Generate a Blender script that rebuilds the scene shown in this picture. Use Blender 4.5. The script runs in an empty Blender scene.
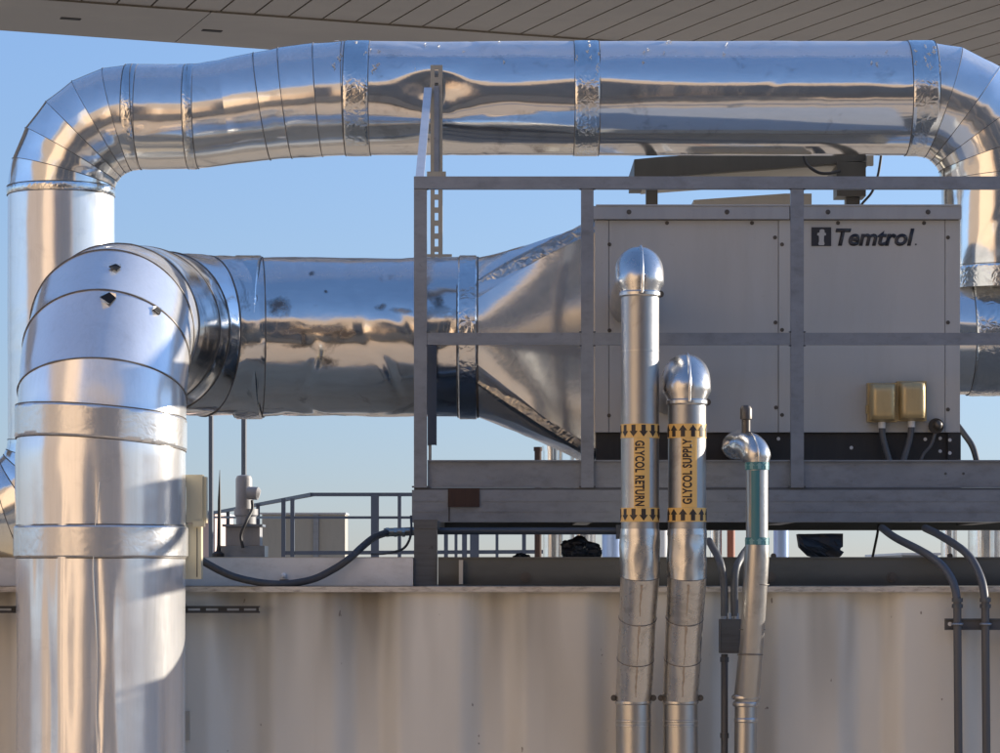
import bpy, bmesh, math, random
from mathutils import Vector, noise, Matrix
random.seed(7)
S = bpy.context.scene
COL = S.collection
ZC = 2.65            # eye height
D = 10.2             # metres from the eye to the plane of the guard rail
F = 2900.0           # focal length in photo pixels
YH = 575.0           # horizon row

def P(px, py, Y):
    d = Y + D
    return Vector(((px - 500) / F * d, Y, ZC + (YH - py) / F * d))
def PX(px, Y): return (px - 500) / F * (Y + D)
def PZ(py, Y): return ZC + (YH - py) / F * (Y + D)

# ------------------------------------------------------------------ camera
cd = bpy.data.cameras.new('camera'); cam = bpy.data.objects.new('camera', cd); COL.objects.link(cam)
cam.location = (0, -D, ZC); cam.rotation_euler = (math.radians(90), 0, 0)
cd.sensor_width = 36; cd.lens = 36 * F / 1000; cd.shift_y = (YH - 376.5) / 1000
cd.clip_end = 3000; cd.clip_start = 0.05
S.camera = cam

# ------------------------------------------------------------------ light
SUN_AZ = math.radians(70.5); SUN_EL = math.radians(13.2)
w = bpy.data.worlds.new("World"); S.world = w; w.use_nodes = True
nt = w.node_tree
sky = nt.nodes.new('ShaderNodeTexSky'); sky.sky_type = 'NISHITA'; sky.sun_disc = False
sky.sun_elevation = SUN_EL; sky.sun_rotation = SUN_AZ
sky.air_density = 0.6; sky.dust_density = 0.0; sky.ozone_density = 4.0; sky.altitude = 300
bg = nt.nodes.get('Background') or nt.nodes.new('ShaderNodeBackground')
# thin bright haze layer near the horizon is held back, the deep upper sky lifted (a camera's tone curve)
tcw = nt.nodes.new('ShaderNodeTexCoord'); spw = nt.nodes.new('ShaderNodeSeparateXYZ'); nt.links.new(tcw.outputs['Generated'], spw.inputs[0])
rw = nt.nodes.new('ShaderNodeValToRGB'); el_ = rw.color_ramp.elements
for q_ in range(3): el_.new(0.5)
for e_, (p_, c_) in zip(el_, ((0.0, (0.215, 0.158, 0.145)), (0.11, (0.455, 0.318, 0.248)), (0.22, (0.59, 0.45, 0.37)), (0.5, (0.80, 0.66, 0.56)), (1.0, (1.0, 0.86, 0.76)))): e_.position = p_; e_.color = (*c_, 1)
nt.links.new(spw.outputs[2], rw.inputs[0])
vmw = nt.nodes.new('ShaderNodeVectorMath'); vmw.operation = 'MULTIPLY'; nt.links.new(sky.outputs[0], vmw.inputs[0]); nt.links.new(rw.outputs[0], vmw.inputs[1])
vsw = nt.nodes.new('ShaderNodeVectorMath'); vsw.operation = 'SCALE'; vsw.inputs['Scale'].default_value = 2.6; nt.links.new(vmw.outputs[0], vsw.inputs[0])
nt.links.new(vsw.outputs[0], bg.inputs[0]); bg.inputs[1].default_value = 0.15
sl = bpy.data.lights.new('sun', 'SUN'); so = bpy.data.objects.new('sun', sl); COL.objects.link(so)
sdir = Vector((math.sin(SUN_AZ) * math.cos(SUN_EL), math.cos(SUN_AZ) * math.cos(SUN_EL), math.sin(SUN_EL)))
so.rotation_euler = sdir.to_track_quat('Z', 'Y').to_euler()
so.location = sdir * 60
sl.energy = 5.0; sl.angle = math.radians(0.53); sl.color = (1.0, 0.90, 0.77)
S.view_settings.view_transform = 'Standard'; S.view_settings.look = 'None'
S.view_settings.exposure = 0.78; S.view_settings.gamma = 1.0; S.view_settings.use_curve_mapping = False

# ------------------------------------------------------------------ materials
class NT:
    def __init__(s, name):
        m = bpy.data.materials.new(name); m.use_nodes = True
        s.m = m; s.t = m.node_tree; s.b = s.t.nodes.get('Principled BSDF')
        s.tc = s.t.nodes.new('ShaderNodeTexCoord')
    def n(s, ty, **kw):
        o = s.t.nodes.new(ty)
        for k, v in kw.items(): setattr(o, k, v)
        return o
    def l(s, a, b): s.t.links.new(a, b)
    def noise(s, scale=(1, 1, 1), sc=5.0, det=4.0, rough=0.5, src='Object', dist=0.0):
        mp = s.n('ShaderNodeMapping'); mp.inputs['Scale'].default_value = scale
        s.l(s.tc.outputs[src], mp.inputs[0])
        nz = s.n('ShaderNodeTexNoise'); nz.inputs['Scale'].default_value = sc
        nz.inputs['Detail'].default_value = det; nz.inputs['Roughness'].default_value = rough
        nz.inputs['Distortion'].default_value = dist
        s.l(mp.outputs[0], nz.inputs['Vector']); return nz.outputs[0]
    def ramp(s, inp, stops):
        r = s.n('ShaderNodeValToRGB'); e = r.color_ramp.elements
        while len(e) < len(stops): e.new(0.5)
        for q, (p, c) in zip(e, stops):
            q.position = p; q.color = (c, c, c, 1) if not isinstance(c, tuple) else (*c, 1)
        s.l(inp, r.inputs[0]); return r.outputs[0]
    def mix(s, fac, a, b):
        x = s.n('ShaderNodeMix', data_type='RGBA')
        for v, i in ((fac, 0), (a, 6), (b, 7)):
            if hasattr(v, 'node'): s.l(v, x.inputs[i])
            else: x.inputs[i].default_value = v if i == 0 else (*v, 1)
        return x.outputs[2]
    def math(s, op, a, b=0.0):
        x = s.n('ShaderNodeMath', operation=op)
        for v, i in ((a, 0), (b, 1)):
            if hasattr(v, 'node'): s.l(v, x.inputs[i])
            else: x.inputs[i].default_value = v
        return x.outputs[0]
    def bump(s, h, strength, dist=0.01, prev=None):
        b = s.n('ShaderNodeBump'); b.inputs['Strength'].default_value = strength
        b.inputs['Distance'].default_value = dist; s.l(h, b.inputs['Height'])
        if prev: s.l(prev, b.inputs['Normal'])
        return b.outputs[0]
    def set(s, k, v):
        i = s.b.inputs[k]
        if hasattr(v, 'node'): s.l(v, i)
        else: i.default_value = (*v, 1) if isinstance(v, tuple) and len(v) == 3 else v

def mat_metal(name, col, rough=0.16, film=0.0, spots=(), grain=(3, 3, 3), dust_sheen=0.0, crinkle=0.0, streak=0.0, dirt=0.0, wob=0.35):
    """polished aluminium jacket: reflective, finely scratched, with dust painted in for mirrored sky, and dirt"""
    a = NT(name)
    n1 = a.noise(grain, 9, 5, 0.6)
    n2 = a.noise((1, 1, 1), 2.3, 3, 0.5)
    c = a.mix(a.ramp(n1, [(0.35, 0.0), (0.7, 1.0)]), tuple(x * 0.95 for x in col), col)
    r = a.math('MULTIPLY_ADD', n1, 0.08); r.node.inputs[2].default_value = rough - 0.04
    met = None
    if dirt:
        nd = a.ramp(a.noise((1, 1, 1), 6.0, 8, 0.72, dist=0.5), [(0.565, 0.0), (0.63, 1.0)])
        nd = a.math('MULTIPLY', nd, dirt)
        c = a.mix(nd, c, (0.10, 0.085, 0.07)); 
        r = a.math('MAXIMUM', r, a.math('MULTIPLY', nd, 0.5))
    for (sx_, sy_, sz_), ra_, el_x, st_ in spots:
        vd = a.n('ShaderNodeVectorMath', operation='SUBTRACT'); a.l(a.tc.outputs['Object'], vd.inputs[0]); vd.inputs[1].default_value = (sx_, sy_, sz_)
        vs_ = a.n('ShaderNodeVectorMath', operation='MULTIPLY'); a.l(vd.outputs[0], vs_.inputs[0]); vs_.inputs[1].default_value = (1 / (ra_ * el_x), 0.4 / ra_, 1 / ra_)
        wn = a.n('ShaderNodeVectorMath', operation='SCALE'); nzc = a.noise((1, 1, 1), 16, 5, 0.7); wv = a.n('ShaderNodeVectorMath', operation='SUBTRACT')
        a.l(nzc.node.outputs[1], wv.inputs[0]); wv.inputs[1].default_value = (0.5, 0.5, 0.5); a.l(wv.outputs[0], wn.inputs[0]); wn.inputs['Scale'].default_value = 2.4
        va = a.n('ShaderNodeVectorMath', operation='ADD'); a.l(vs_.outputs[0], va.inputs[0]); a.l(wn.outputs[0], va.inputs[1])
        ln = a.n('ShaderNodeVectorMath', operation='LENGTH'); a.l(va.outputs[0], ln.inputs[0])
        mk = a.math('MULTIPLY', a.ramp(ln.outputs['Value'], [(0.35, 1.0), (1.0, 0.0)]), st_)
        c = a.mix(mk, c, (0.075, 0.06, 0.05)); r = a.math('MAXIMUM', r, a.math('MULTIPLY', mk, 0.45))
    if streak:
        ns = a.ramp(a.noise((30, 30, 1.2), 1.0, 4, 0.6), [(0.55, 0.0), (0.75, 1.0)])
        c = a.mix(a.math('MULTIPLY', ns, streak), c, (0.42, 0.36, 0.28))
    if dust_sheen:
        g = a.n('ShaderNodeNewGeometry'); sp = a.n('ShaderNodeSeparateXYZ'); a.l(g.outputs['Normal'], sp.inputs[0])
        up = a.ramp(sp.outputs[2], [(0.56, 0.0), (0.66, 1.0)])  # upward faces paled like dusty metal to paint in bright reflected sky
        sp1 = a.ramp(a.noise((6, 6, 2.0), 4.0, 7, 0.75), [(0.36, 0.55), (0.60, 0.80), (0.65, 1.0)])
        k = a.math('MULTIPLY', a.math('MULTIPLY', up, sp1), dust_sheen)
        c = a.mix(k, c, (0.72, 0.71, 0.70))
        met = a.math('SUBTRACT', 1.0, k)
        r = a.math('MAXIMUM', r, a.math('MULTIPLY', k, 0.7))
    a.set('Base Color', c); a.set('Roughness', r)
    if met: a.set('Metallic', a.math('MULTIPLY', met, 1.0 - film))
    else: a.set('Metallic', 1.0 - film)
    b = a.bump(n2, wob, 0.010)
    if crinkle:
        v = a.n('ShaderNodeTexVoronoi'); v.feature = 'DISTANCE_TO_EDGE'; v.inputs['Scale'].default_value = 34
        nn = a.noise((1, 1, 1), 10, 3, 0.5)
        ad = a.n('ShaderNodeVectorMath', operation='ADD'); a.l(a.tc.outputs['Object'], ad.inputs[0])
        vm = a.n('ShaderNodeVectorMath', operation='SCALE'); a.l(nn, vm.inputs[0]); vm.inputs['Scale'].default_value = 0.12
        a.l(vm.outputs[0], ad.inputs[1]); a.l(ad.outputs[0], v.inputs['Vector'])
        b = a.bump(v.outputs['Distance'], crinkle, 0.012, b)
    b = a.bump(a.noise((1, 1, 1), 60, 2, 0.5), 0.05, 0.002, b)
    a.set('Normal', b)
    return a.m

def mat_paint(name, col, rough=0.5, var=0.08, dirt=0.0, dirtcol=(0.05, 0.045, 0.035), metal=0.0, scale=(4, 4, 0.6), sc=3.0, bump=0.05, warp=0.0):
    a = NT(name)
    n = a.noise(scale, sc, 6, 0.62)
    c = a.mix(n, tuple(x * (1 - var * 1.6) for x in col), tuple(min(1, x * (1 + var * 1.6)) for x in col))
    if dirt:
        d = a.ramp(a.noise(scale, sc * 2.1, 8, 0.7), [(0.48, 0.0), (0.72, 1.0)])
        c = a.mix(a.math('MULTIPLY', d, dirt), c, dirtcol)
    sp = a.ramp(a.noise((1, 1, 1), 45, 3, 0.6), [(0.70, 0.0), (0.76, 1.0)])
    c = a.mix(a.math('MULTIPLY', sp, min(0.5, dirt + 0.1)), c, dirtcol)
    a.set('Base Color', c); a.set('Metallic', metal)
    r = a.math('MULTIPLY_ADD', n, 0.2); r.node.inputs[2].default_value = rough - 0.1
    a.set('Roughness', r); b1_ = a.bump(a.noise((1, 1, 1), 30, 4, 0.6), bump, 0.004)
    if warp: b1_ = a.bump(a.noise((1, 1, 1), 2.2, 2, 0.5), warp, 0.02, b1_)
    a.set('Normal', b1_)
    return a.m

ALU = (0.86, 0.845, 0.81)
M = {}
M['alu'] = mat_metal('aluminium_jacket', ALU, 0.13, film=0.12, dust_sheen=0.35, dirt=0.10)
M['alu_riser'] = mat_metal('riser_jacket', (0.88, 0.87, 0.85), 0.19, film=0.36, grain=(14, 14, 1), streak=0.12, dirt=0.06, wob=0.5)
M['alu_dusty_sheen'] = mat_metal('weathered_jacket', (0.84, 0.82, 0.79), 0.10, film=0.08, grain=(1.5, 8, 8), dust_sheen=0.85, dirt=0.25)
def SP(px, py, ra, ex, st): 
    # a spot given as a point on the horizontal run, in the duct's own coordinates
    R_ = 79.5 / F * 10.7; z_ = (575 - py) / F * 10.7 - (575 - 337.5) / F * 10.7; y_ = 0.5 - math.sqrt(max(0, R_ * R_ - z_ * z_))
    return ((px - 500) / F * 10.7, y_, z_ + 2.65 + 237.5 / F * 10.7), ra, ex, st
M['alu_dirty'] = mat_metal('stained_jacket', (0.78, 0.75, 0.71), 0.13, grain=(1.5, 8, 8), dust_sheen=0.35, dirt=0.42, wob=0.8, spots=[
    SP(285, 313, 0.045, 1.2, 0.85), SP(316, 279, 0.014, 1.0, 1.0), SP(315, 337, 0.022, 7.0, 0.75), SP(350, 341, 0.020, 2.6, 0.85),
    SP(333, 367, 0.026, 2.0, 0.8), SP(384, 314, 0.016, 1.6, 0.7), SP(303, 352, 0.012, 5.0, 0.7), SP(309, 345, 0.045, 0.25, 0.7), SP(440, 310, 0.035, 0.6, 0.7), SP(226, 345, 0.05, 0.6, 0.8), SP(330, 298, 0.010, 1, 0.8), SP(405, 318, 0.014, 3.0, 0.6)])
M['alu_flat'] = mat_metal('transition_sheet', (0.90, 0.88, 0.83), 0.17, film=0.14, dirt=0.08, crinkle=0.015)
M['foil'] = mat_metal('foil_tape', (0.78, 0.77, 0.74), 0.20, crinkle=0.20, dirt=0.15)
M['alu_pipe'] = mat_metal('pipe_jacket', (0.47, 0.46, 0.44), 0.34, film=0.05, grain=(6, 6, 2), streak=0.15, dirt=0.2, crinkle=0.03)
M['alu_pipe_shaded'] = mat_metal('shaded_pipe_jacket', (0.40, 0.395, 0.385), 0.40, grain=(6, 6, 2), streak=0.2, dirt=0.25, crinkle=0.03)  # same jacket with shade put into its colour, offsetting the sunlit upright
M['alu_pipe_lit'] = mat_metal('lit_pipe_jacket', (0.60, 0.58, 0.55), 0.28, film=0.05, grain=(6, 6, 2), streak=0.25, dirt=0.25, crinkle=0.03)  # same jacket with light put into its colour where it mirrors dark ground
M['cast'] = mat_metal('elbow_cap', (0.58, 0.57, 0.55), 0.28, film=0.06, crinkle=0.03, dirt=0.1)
M['drip'] = mat_paint('brown_drip', (0.38, 0.31, 0.24), 0.4, 0.15, 0.3)
M['seam'] = mat_paint('seam_sealant', (0.17, 0.15, 0.13), 0.5, metal=0.3, dirt=0.5)
M['galv'] = mat_paint('galvanised_steel', (0.25, 0.28, 0.325), 0.38, 0.12, 0.30, (0.09, 0.08, 0.07), metal=0.55, scale=(1.6, 3, 3), sc=5, bump=0.1)
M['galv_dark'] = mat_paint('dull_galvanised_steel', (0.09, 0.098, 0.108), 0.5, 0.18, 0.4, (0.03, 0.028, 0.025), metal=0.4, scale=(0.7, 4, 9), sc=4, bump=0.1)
M['strut'] = mat_metal('zinc_strut', (0.40, 0.40, 0.36), 0.40, dirt=0.2)
M['ahu'] = mat_paint('grey_enamel', (0.395, 0.40, 0.395), 0.38, 0.05, 0.16, (0.27, 0.24, 0.20), scale=(2.5, 1, 0.35), sc=3, bump=0.03, warp=0.35)
M['ahu_cap'] = mat_paint('grey_enamel_cap', (0.33, 0.335, 0.34), 0.45, 0.05, 0.1, bump=0.03)
M['black'] = mat_paint('black_base_paint', (0.018, 0.018, 0.020), 0.5, 0.2, 0.2, (0.06, 0.055, 0.05))
M['gap'] = mat_paint('joint_gap', (0.06, 0.058, 0.055), 0.7)
M['bolt'] = mat_paint('bolt_steel', (0.10, 0.09, 0.08), 0.45, metal=0.5)
M['logo'] = mat_paint('logo_black', (0.022, 0.024, 0.032), 0.45, 0.05)
M['rubber'] = mat_paint('black_cable', (0.035, 0.036, 0.040), 0.5, 0.1, 0.3, (0.10, 0.09, 0.08))
M['conduit'] = mat_paint('grey_conduit', (0.075, 0.078, 0.085), 0.5, 0.1, 0.3, (0.14, 0.12, 0.1))
M['rust'] = mat_paint('rusted_plate', (0.055, 0.028, 0.018), 0.8, 0.3, 0.4, (0.015, 0.01, 0.01), sc=8, bump=0.3)
M['brass'] = mat_paint('bronze_enamel', (0.50, 0.385, 0.20), 0.40, 0.12, 0.3, (0.2, 0.14, 0.07), metal=0.5)
M['yellow'] = mat_paint('yellow_label', (0.74, 0.46, 0.14), 0.42, 0.06, 0.15, (0.3, 0.2, 0.08))
M['print'] = mat_paint('label_print', (0.03, 0.022, 0.018), 0.5)
M['teal'] = mat_paint('teal_label', (0.035, 0.17, 0.20), 0.45, 0.1, 0.2, (0.1, 0.16, 0.16))
M['faded'] = mat_paint('faded_print', (0.17, 0.33, 0.34), 0.5, 0.1)
M['cream'] = mat_paint('cream_enclosure', (0.58, 0.50, 0.33), 0.5, 0.06, 0.15, (0.25, 0.19, 0.1))
M['lightgrey'] = mat_paint('light_grey_paint', (0.62, 0.62, 0.62), 0.4, 0.06, 0.2, (0.2, 0.18, 0.15))
M['vent'] = mat_paint('weathered_vent_paint', (0.33, 0.33, 0.34), 0.5, 0.1, 0.3)
M['darkpanel'] = mat_paint('dark_panel', (0.10, 0.098, 0.09), 0.5, 0.1, 0.2)
M['tanpanel'] = mat_paint('tan_panel', (0.42, 0.39, 0.33), 0.5, 0.05, 0.1)
M['bag'] = mat_paint('black_plastic', (0.008, 0.008, 0.009), 0.5, 0.1)
M['bluesteel'] = mat_paint('blue_grey_rail_paint', (0.07, 0.085, 0.11), 0.5, 0.1)
M['redbrown'] = mat_paint('red_brown_paint', (0.28, 0.09, 0.05), 0.5, 0.1)
M['soffit_gap'] = mat_paint('soffit_joint', (0.05, 0.043, 0.037), 0.8)
M['slot'] = mat_paint('vent_slot', (0.01, 0.01, 0.01), 0.8)

def mat_soffit():
    a = NT('soffit_panel')
    n = a.noise((1, 1, 1), 0.35, 5, 0.6)
    n2 = a.noise((1, 1, 1), 3.0, 5, 0.6)
    c = a.mix(a.ramp(n, [(0.40, 0.0), (0.62, 1.0)]), (0.175, 0.152, 0.118), (0.245, 0.215, 0.17))  # broad darker blotches paint in blurred reflections on the boards
    c = a.mix(a.math('MULTIPLY', a.ramp(n2, [(0.5, 0.0), (0.8, 1.0)]), 0.35), c, (0.17, 0.145, 0.12))
    a.set('Base Color', c); a.set('Roughness', 0.42); a.set('Metallic', 0.0)
    return a.m
M['soffit'] = mat_soffit()

def mat_wall():
    """old cream container paint: vertical grime runs that start under the top rail"""
    a = NT('container_paint')
    n = a.noise((1.2, 1.2, 0.35), 3.0, 6, 0.6)
    c = a.mix(n, (0.57, 0.545, 0.48), (0.66, 0.635, 0.565))
    sp = a.n('ShaderNodeSeparateXYZ'); a.l(a.tc.outputs['Object'], sp.inputs[0])
    # grime is thick at the rail (object z 2.5) and thins out down the wall
    h = a.n('ShaderNodeMapRange'); a.l(sp.outputs[2], h.inputs[0])
    h.inputs[1].default_value = 2.05; h.inputs[2].default_value = 2.62; h.inputs[3].default_value = 0.0; h.inputs[4].default_value = 1.0
    run = a.ramp(a.noise((2.6, 2.6, 0.35), 1.4, 3, 0.55), [(0.46, 0.0), (0.68, 1.0)])
    hp = a.math('POWER', h.outputs[0], 1.25)
    c = a.mix(a.math('MULTIPLY', run, a.math('MULTIPLY', hp, 0.95)), c, (0.10, 0.082, 0.055))
    thin = a.ramp(a.noise((22, 22, 0.5), 1.0, 3, 0.6), [(0.60, 0.0), (0.72, 1.0)])
    c = a.mix(a.math('MULTIPLY', thin, 0.05), c, (0.24, 0.19, 0.13))
    band_shade = a.ramp(a.noise((1.0, 1.0, 0.06), 3.2, 0, 0.5), [(0.38, 0.0), (0.66, 1.0)])  # broad vertical bands put corrugation shade into the colour
    c = a.mix(a.math('MULTIPLY', band_shade, 0.15), c, (0.30, 0.26, 0.20))
    spk = a.ramp(a.noise((1, 1, 0.6), 38, 2, 0.5), [(0.745, 0.0), (0.77, 1.0)])
    c = a.mix(a.math('MULTIPLY', spk, 0.7), c, (0.10, 0.07, 0.05))
    a.set('Base Color', c); a.set('Roughness', 0.5)
    a.set('Normal', a.bump(a.noise((1, 1, 1), 3.0, 4, 0.5), 0.25, 0.01))
    return a.m
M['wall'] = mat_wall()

def mat_channel():
    a = NT('grimy_channel_paint')
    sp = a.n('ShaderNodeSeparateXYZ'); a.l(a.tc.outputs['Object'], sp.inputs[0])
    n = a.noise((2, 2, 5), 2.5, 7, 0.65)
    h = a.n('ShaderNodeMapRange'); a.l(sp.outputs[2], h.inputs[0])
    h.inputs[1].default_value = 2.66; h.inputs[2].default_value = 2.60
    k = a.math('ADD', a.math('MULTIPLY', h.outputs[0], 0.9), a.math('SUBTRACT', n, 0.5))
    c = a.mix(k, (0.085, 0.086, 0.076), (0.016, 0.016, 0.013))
    a.set('Base Color', c); a.set('Roughness', 0.55)
    return a.m
M['channel'] = mat_channel()

def mat_ground():
    a = NT('ground_concrete')
    n = a.noise((1, 1, 1), 0.35, 8, 0.6)
    n2 = a.noise((1, 1, 1), 9.0, 6, 0.7)
    c = a.mix(n, (0.46, 0.37, 0.27), (0.62, 0.51, 0.38))
    c = a.mix(a.math('MULTIPLY', n2, 0.4), c, (0.26, 0.21, 0.16))
    a.set('Base Color', c); a.set('Roughness', 0.85)
    a.set('Normal', a.bump(n2, 0.3, 0.02))
    return a.m
M['ground'] = mat_ground()
M['asphalt'] = mat_paint('asphalt', (0.055, 0.055, 0.058), 0.85, 0.2, 0.3, scale=(1, 1, 1), sc=1.5)
M['stucco'] = mat_paint('tan_stucco', (0.58, 0.43, 0.29), 0.85, 0.06, 0.1, (0.3, 0.22, 0.14), scale=(1, 1, 0.4), sc=0.8)
M['darkwin'] = mat_paint('dark_glazing', (0.03, 0.035, 0.045), 0.15, 0.1)
M['sky_tint'] = mat_paint('sky_tinted_jacket', (0.36, 0.46, 0.66), 0.32, 0.05, metal=0.4)  # blue of the mirrored sky put into the base colour

# ------------------------------------------------------------------ object helpers
def setp(o, label=None, cat=None, group=None, kind=None):
    if label: o['label'] = label
    if cat: o['category'] = cat
    if group: o['group'] = group
    if kind: o['kind'] = kind
    return o
def thing(name, loc, label, cat, group=None):
    o = bpy.data.objects.new(name, None); COL.objects.link(o); o.location = loc
    o.empty_display_size = 0.1
    return setp(o, label, cat, group)
def link(name, bm, mat, parent=None, smooth=False, label=None, bevel=0.0, origin=None):
    """world-space bmesh -> one mesh object (vertices stay in world units when top-level at the origin)"""
    if bevel:
        bmesh.ops.bevel(bm, geom=[e for e in bm.edges if len(e.link_faces) == 2 and e.calc_face_angle(0) > 0.6], offset=bevel, segments=2, affect='EDGES', profile=0.6)
    root = parent
    off = Vector((0, 0, 0))
    while root is not None:
        off += root.location; root = root.parent
    if origin is not None:
        local = Vector(origin) - off
        bmesh.ops.translate(bm, verts=bm.verts, vec=-Vector(origin))
    else:
        local = -off if parent else Vector((0, 0, 0))
    bmesh.ops.recalc_face_normals(bm, faces=bm.faces)
    if smooth:
        for f in bm.faces: f.smooth = True
        for e in bm.edges:
            if len(e.link_faces) == 2 and e.calc_face_angle(0) > 0.55: e.smooth = False
    me = bpy.data.meshes.new(name); bm.to_mesh(me); bm.free()
    me.materials.append(M[mat] if isinstance(mat, str) else mat)
    o = bpy.data.objects.new(name, me); COL.objects.link(o)
    if parent: o.parent = parent
    o.location = local
    if label: o['label'] = label
    return o
def box(bm, x0, x1, y0, y1, z0, z1):
    vs = [bm.verts.new((x, y, z)) for x in (x0, x1) for y in (y0, y1) for z in (z0, z1)]
    for f in ((0, 1, 3, 2), (4, 6, 7, 5), (0, 4, 5, 1), (2, 3, 7, 6), (0, 2, 6, 4), (1, 5, 7, 3)):
        bm.faces.new([vs[i] for i in f])
    return bm
def B(x0, x1, y0, y1, z0, z1): return box(bmesh.new(), x0, x1, y0, y1, z0, z1)
def obox(a, b, wid, dep, up=Vector((0, 0, 1)), bm=None):
    """bar from a to b"""
    bm = bm or bmesh.new(); d = (b - a).normalized(); s = d.cross(up)
    if s.length < 1e-4: s = Vector((1, 0, 0))
    s.normalize(); u = s.cross(d).normalized()
    vs = []
    for p in (a, b):
        for i, j in ((-1, -1), (1, -1), (1, 1), (-1, 1)):
            vs.append(bm.verts.new(p + s * wid / 2 * i + u * dep / 2 * j))
    for f in ((0, 3, 2, 1), (4, 5, 6, 7), (0, 1, 5, 4), (1, 2, 6, 5), (2, 3, 7, 6), (3, 0, 4, 7)):
        bm.faces.new([vs[i] for i in f])
    return bm
def spline(pts, n=10):
    pts = [Vector(p) for p in pts]; q = [2 * pts[0] - pts[1]] + pts + [2 * pts[-1] - pts[-2]]
    out = []
    for i in range(1, len(q) - 2):
        a, b, c, d = q[i - 1:i + 3]
        for k in range(n):
            t = k / n
            out.append(0.5 * ((2 * b) + (-a + c) * t + (2 * a - 5 * b + 4 * c - d) * t * t + (-a + 3 * b - 3 * c + d) * t ** 3))
    out.append(pts[-1]); return out
def frames(pts):
    n = len(pts); T = []
    for i in range(n):
        a = pts[max(0, i - 1)]; b = pts[min(n - 1, i + 1)]
        T.append((b - a).normalized())
    ref = Vector((0, -1, 0)) if abs(T[0].y) < 0.9 else Vector((0, 0, 1))
    e = (ref - T[0] * ref.dot(T[0])).normalized(); out = []
    for t in T:
        e = (e - t * e.dot(t)).normalized(); out.append((t, e, t.cross(e)))
    return out
def tube(pts, r, n=16, bm=None, cap=True, closed=False):
    bm = bm or bmesh.new(); pts = [Vector(p) for p in pts]
    fr = frames(pts); rings = []
    for i, (p, (t, e, f)) in enumerate(zip(pts, fr)):
        rr = r[i] if isinstance(r, (list, tuple)) else r
        rings.append([bm.verts.new(p + (e * math.cos(a) + f * math.sin(a)) * rr) for a in [2 * math.pi * k / n for k in range(n)]])
    for a, b in zip(rings, rings[1:]):
        for k in range(n):
            bm.faces.new((a[k], a[(k + 1) % n], b[(k + 1) % n], b[k]))
    if cap:
        bm.faces.new(rings[0][::-1]); bm.faces.new(rings[-1])
    return bm
def ball(c, r, bm=None, sx=1, sy=1, sz=1, u=16, v=10):
    bm = bm or bmesh.new()
    g = bmesh.ops.create_uvsphere(bm, u_segments=u, v_segments=v, radius=r)
    for q in g['verts']: q.co = Vector((q.co.x * sx, q.co.y * sy, q.co.z * sz)) + Vector(c)
    return bm
def poly(pts, y0, y1, bm=None):
    """prism of an XZ outline between y0 and y1"""
    bm = bm or bmesh.new()
    a = [bm.verts.new((x, y0, z)) for x, z in pts]; b = [bm.verts.new((x, y1, z)) for x, z in pts]
    bm.faces.new(a); bm.faces.new(b[::-1]); n = len(a)
    for i in range(n): bm.faces.new((a[i], b[i], b[(i + 1) % n], a[(i + 1) % n]))
    return bm
def bolt(parent, x, y, z, r=0.006, mat='bolt', name='bolt'):
    bm = bmesh.new(); tube([(x, y, z), (x, y - r * 0.7, z)], r, 6, bm)
    tube([(x, y + 0.001, z), (x, y - r * 0.25, z)], r * 1.6, 14, bm)
    return link(name, bm, mat, parent)

# ---- big duct engine: mitred segments with dents
def ring_frames(pts):
    """a consistent cross-section frame per segment"""
    segs = [(b - a).normalized() for a, b in zip(pts, pts[1:])]
    ref = Vector((0, -1, 0)) if abs(segs[0].y) < 0.9 else Vector((0, 0, 1))
    e = (ref - segs[0] * ref.dot(segs[0])).normalized(); out = []
    prev = segs[0]
    for s in segs:
        q = prev.rotation_difference(s); e = q @ e; e = (e - s * e.dot(s)).normalized()
        out.append((s, e, s.cross(e))); prev = s
    return out
def ring_at(pts, R, fr, i, n, seg):
    """points of the joint ring i lying on segment seg's cylinder, cut by the mitre plane"""
    s, e, f = fr[seg]
    if 0 < i < len(pts) - 1:
        nrm = (fr[i - 1][0] + fr[i][0]).normalized()
    else: nrm = s
    out = []
    for k in range(n):
        a = 2 * math.pi * k / n
        o = (e * math.cos(a) + f * math.sin(a)) * R[i]
        t = -(o.dot(nrm)) / s.dot(nrm)
        out.append((pts[i] + o + s * t, a))
    return out
def duct_seg(bm, pts, R, fr, seg, disp, n=112, step=0.018, grow=0.0):
    A = ring_at(pts, [r + grow for r in R], fr, seg, n, seg); Bq = ring_at(pts, [r + grow for r in R], fr, seg + 1, n, seg)
    s, e, f = fr[seg]
    L = (pts[seg + 1] - pts[seg]).length; m = max(2, int(L / step))
    rings = []
    for j in range(m + 1):
        t = j / m; row = []
        fall = min(1.0, min(t, 1 - t) * L / 0.035)
        for (pa, a), (pb, _) in zip(A, Bq):
            p = pa.lerp(pb, t); rad = (e * math.cos(a) + f * math.sin(a))
            row.append(bm.verts.new(p + rad * disp(p, rad, s) * (0.15 + 0.85 * fall)))
        rings.append(row)
    for a, b in zip(rings, rings[1:]):
        for k in range(n): bm.faces.new((a[k], a[(k + 1) % n], b[(k + 1) % n], b[k]))
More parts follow.
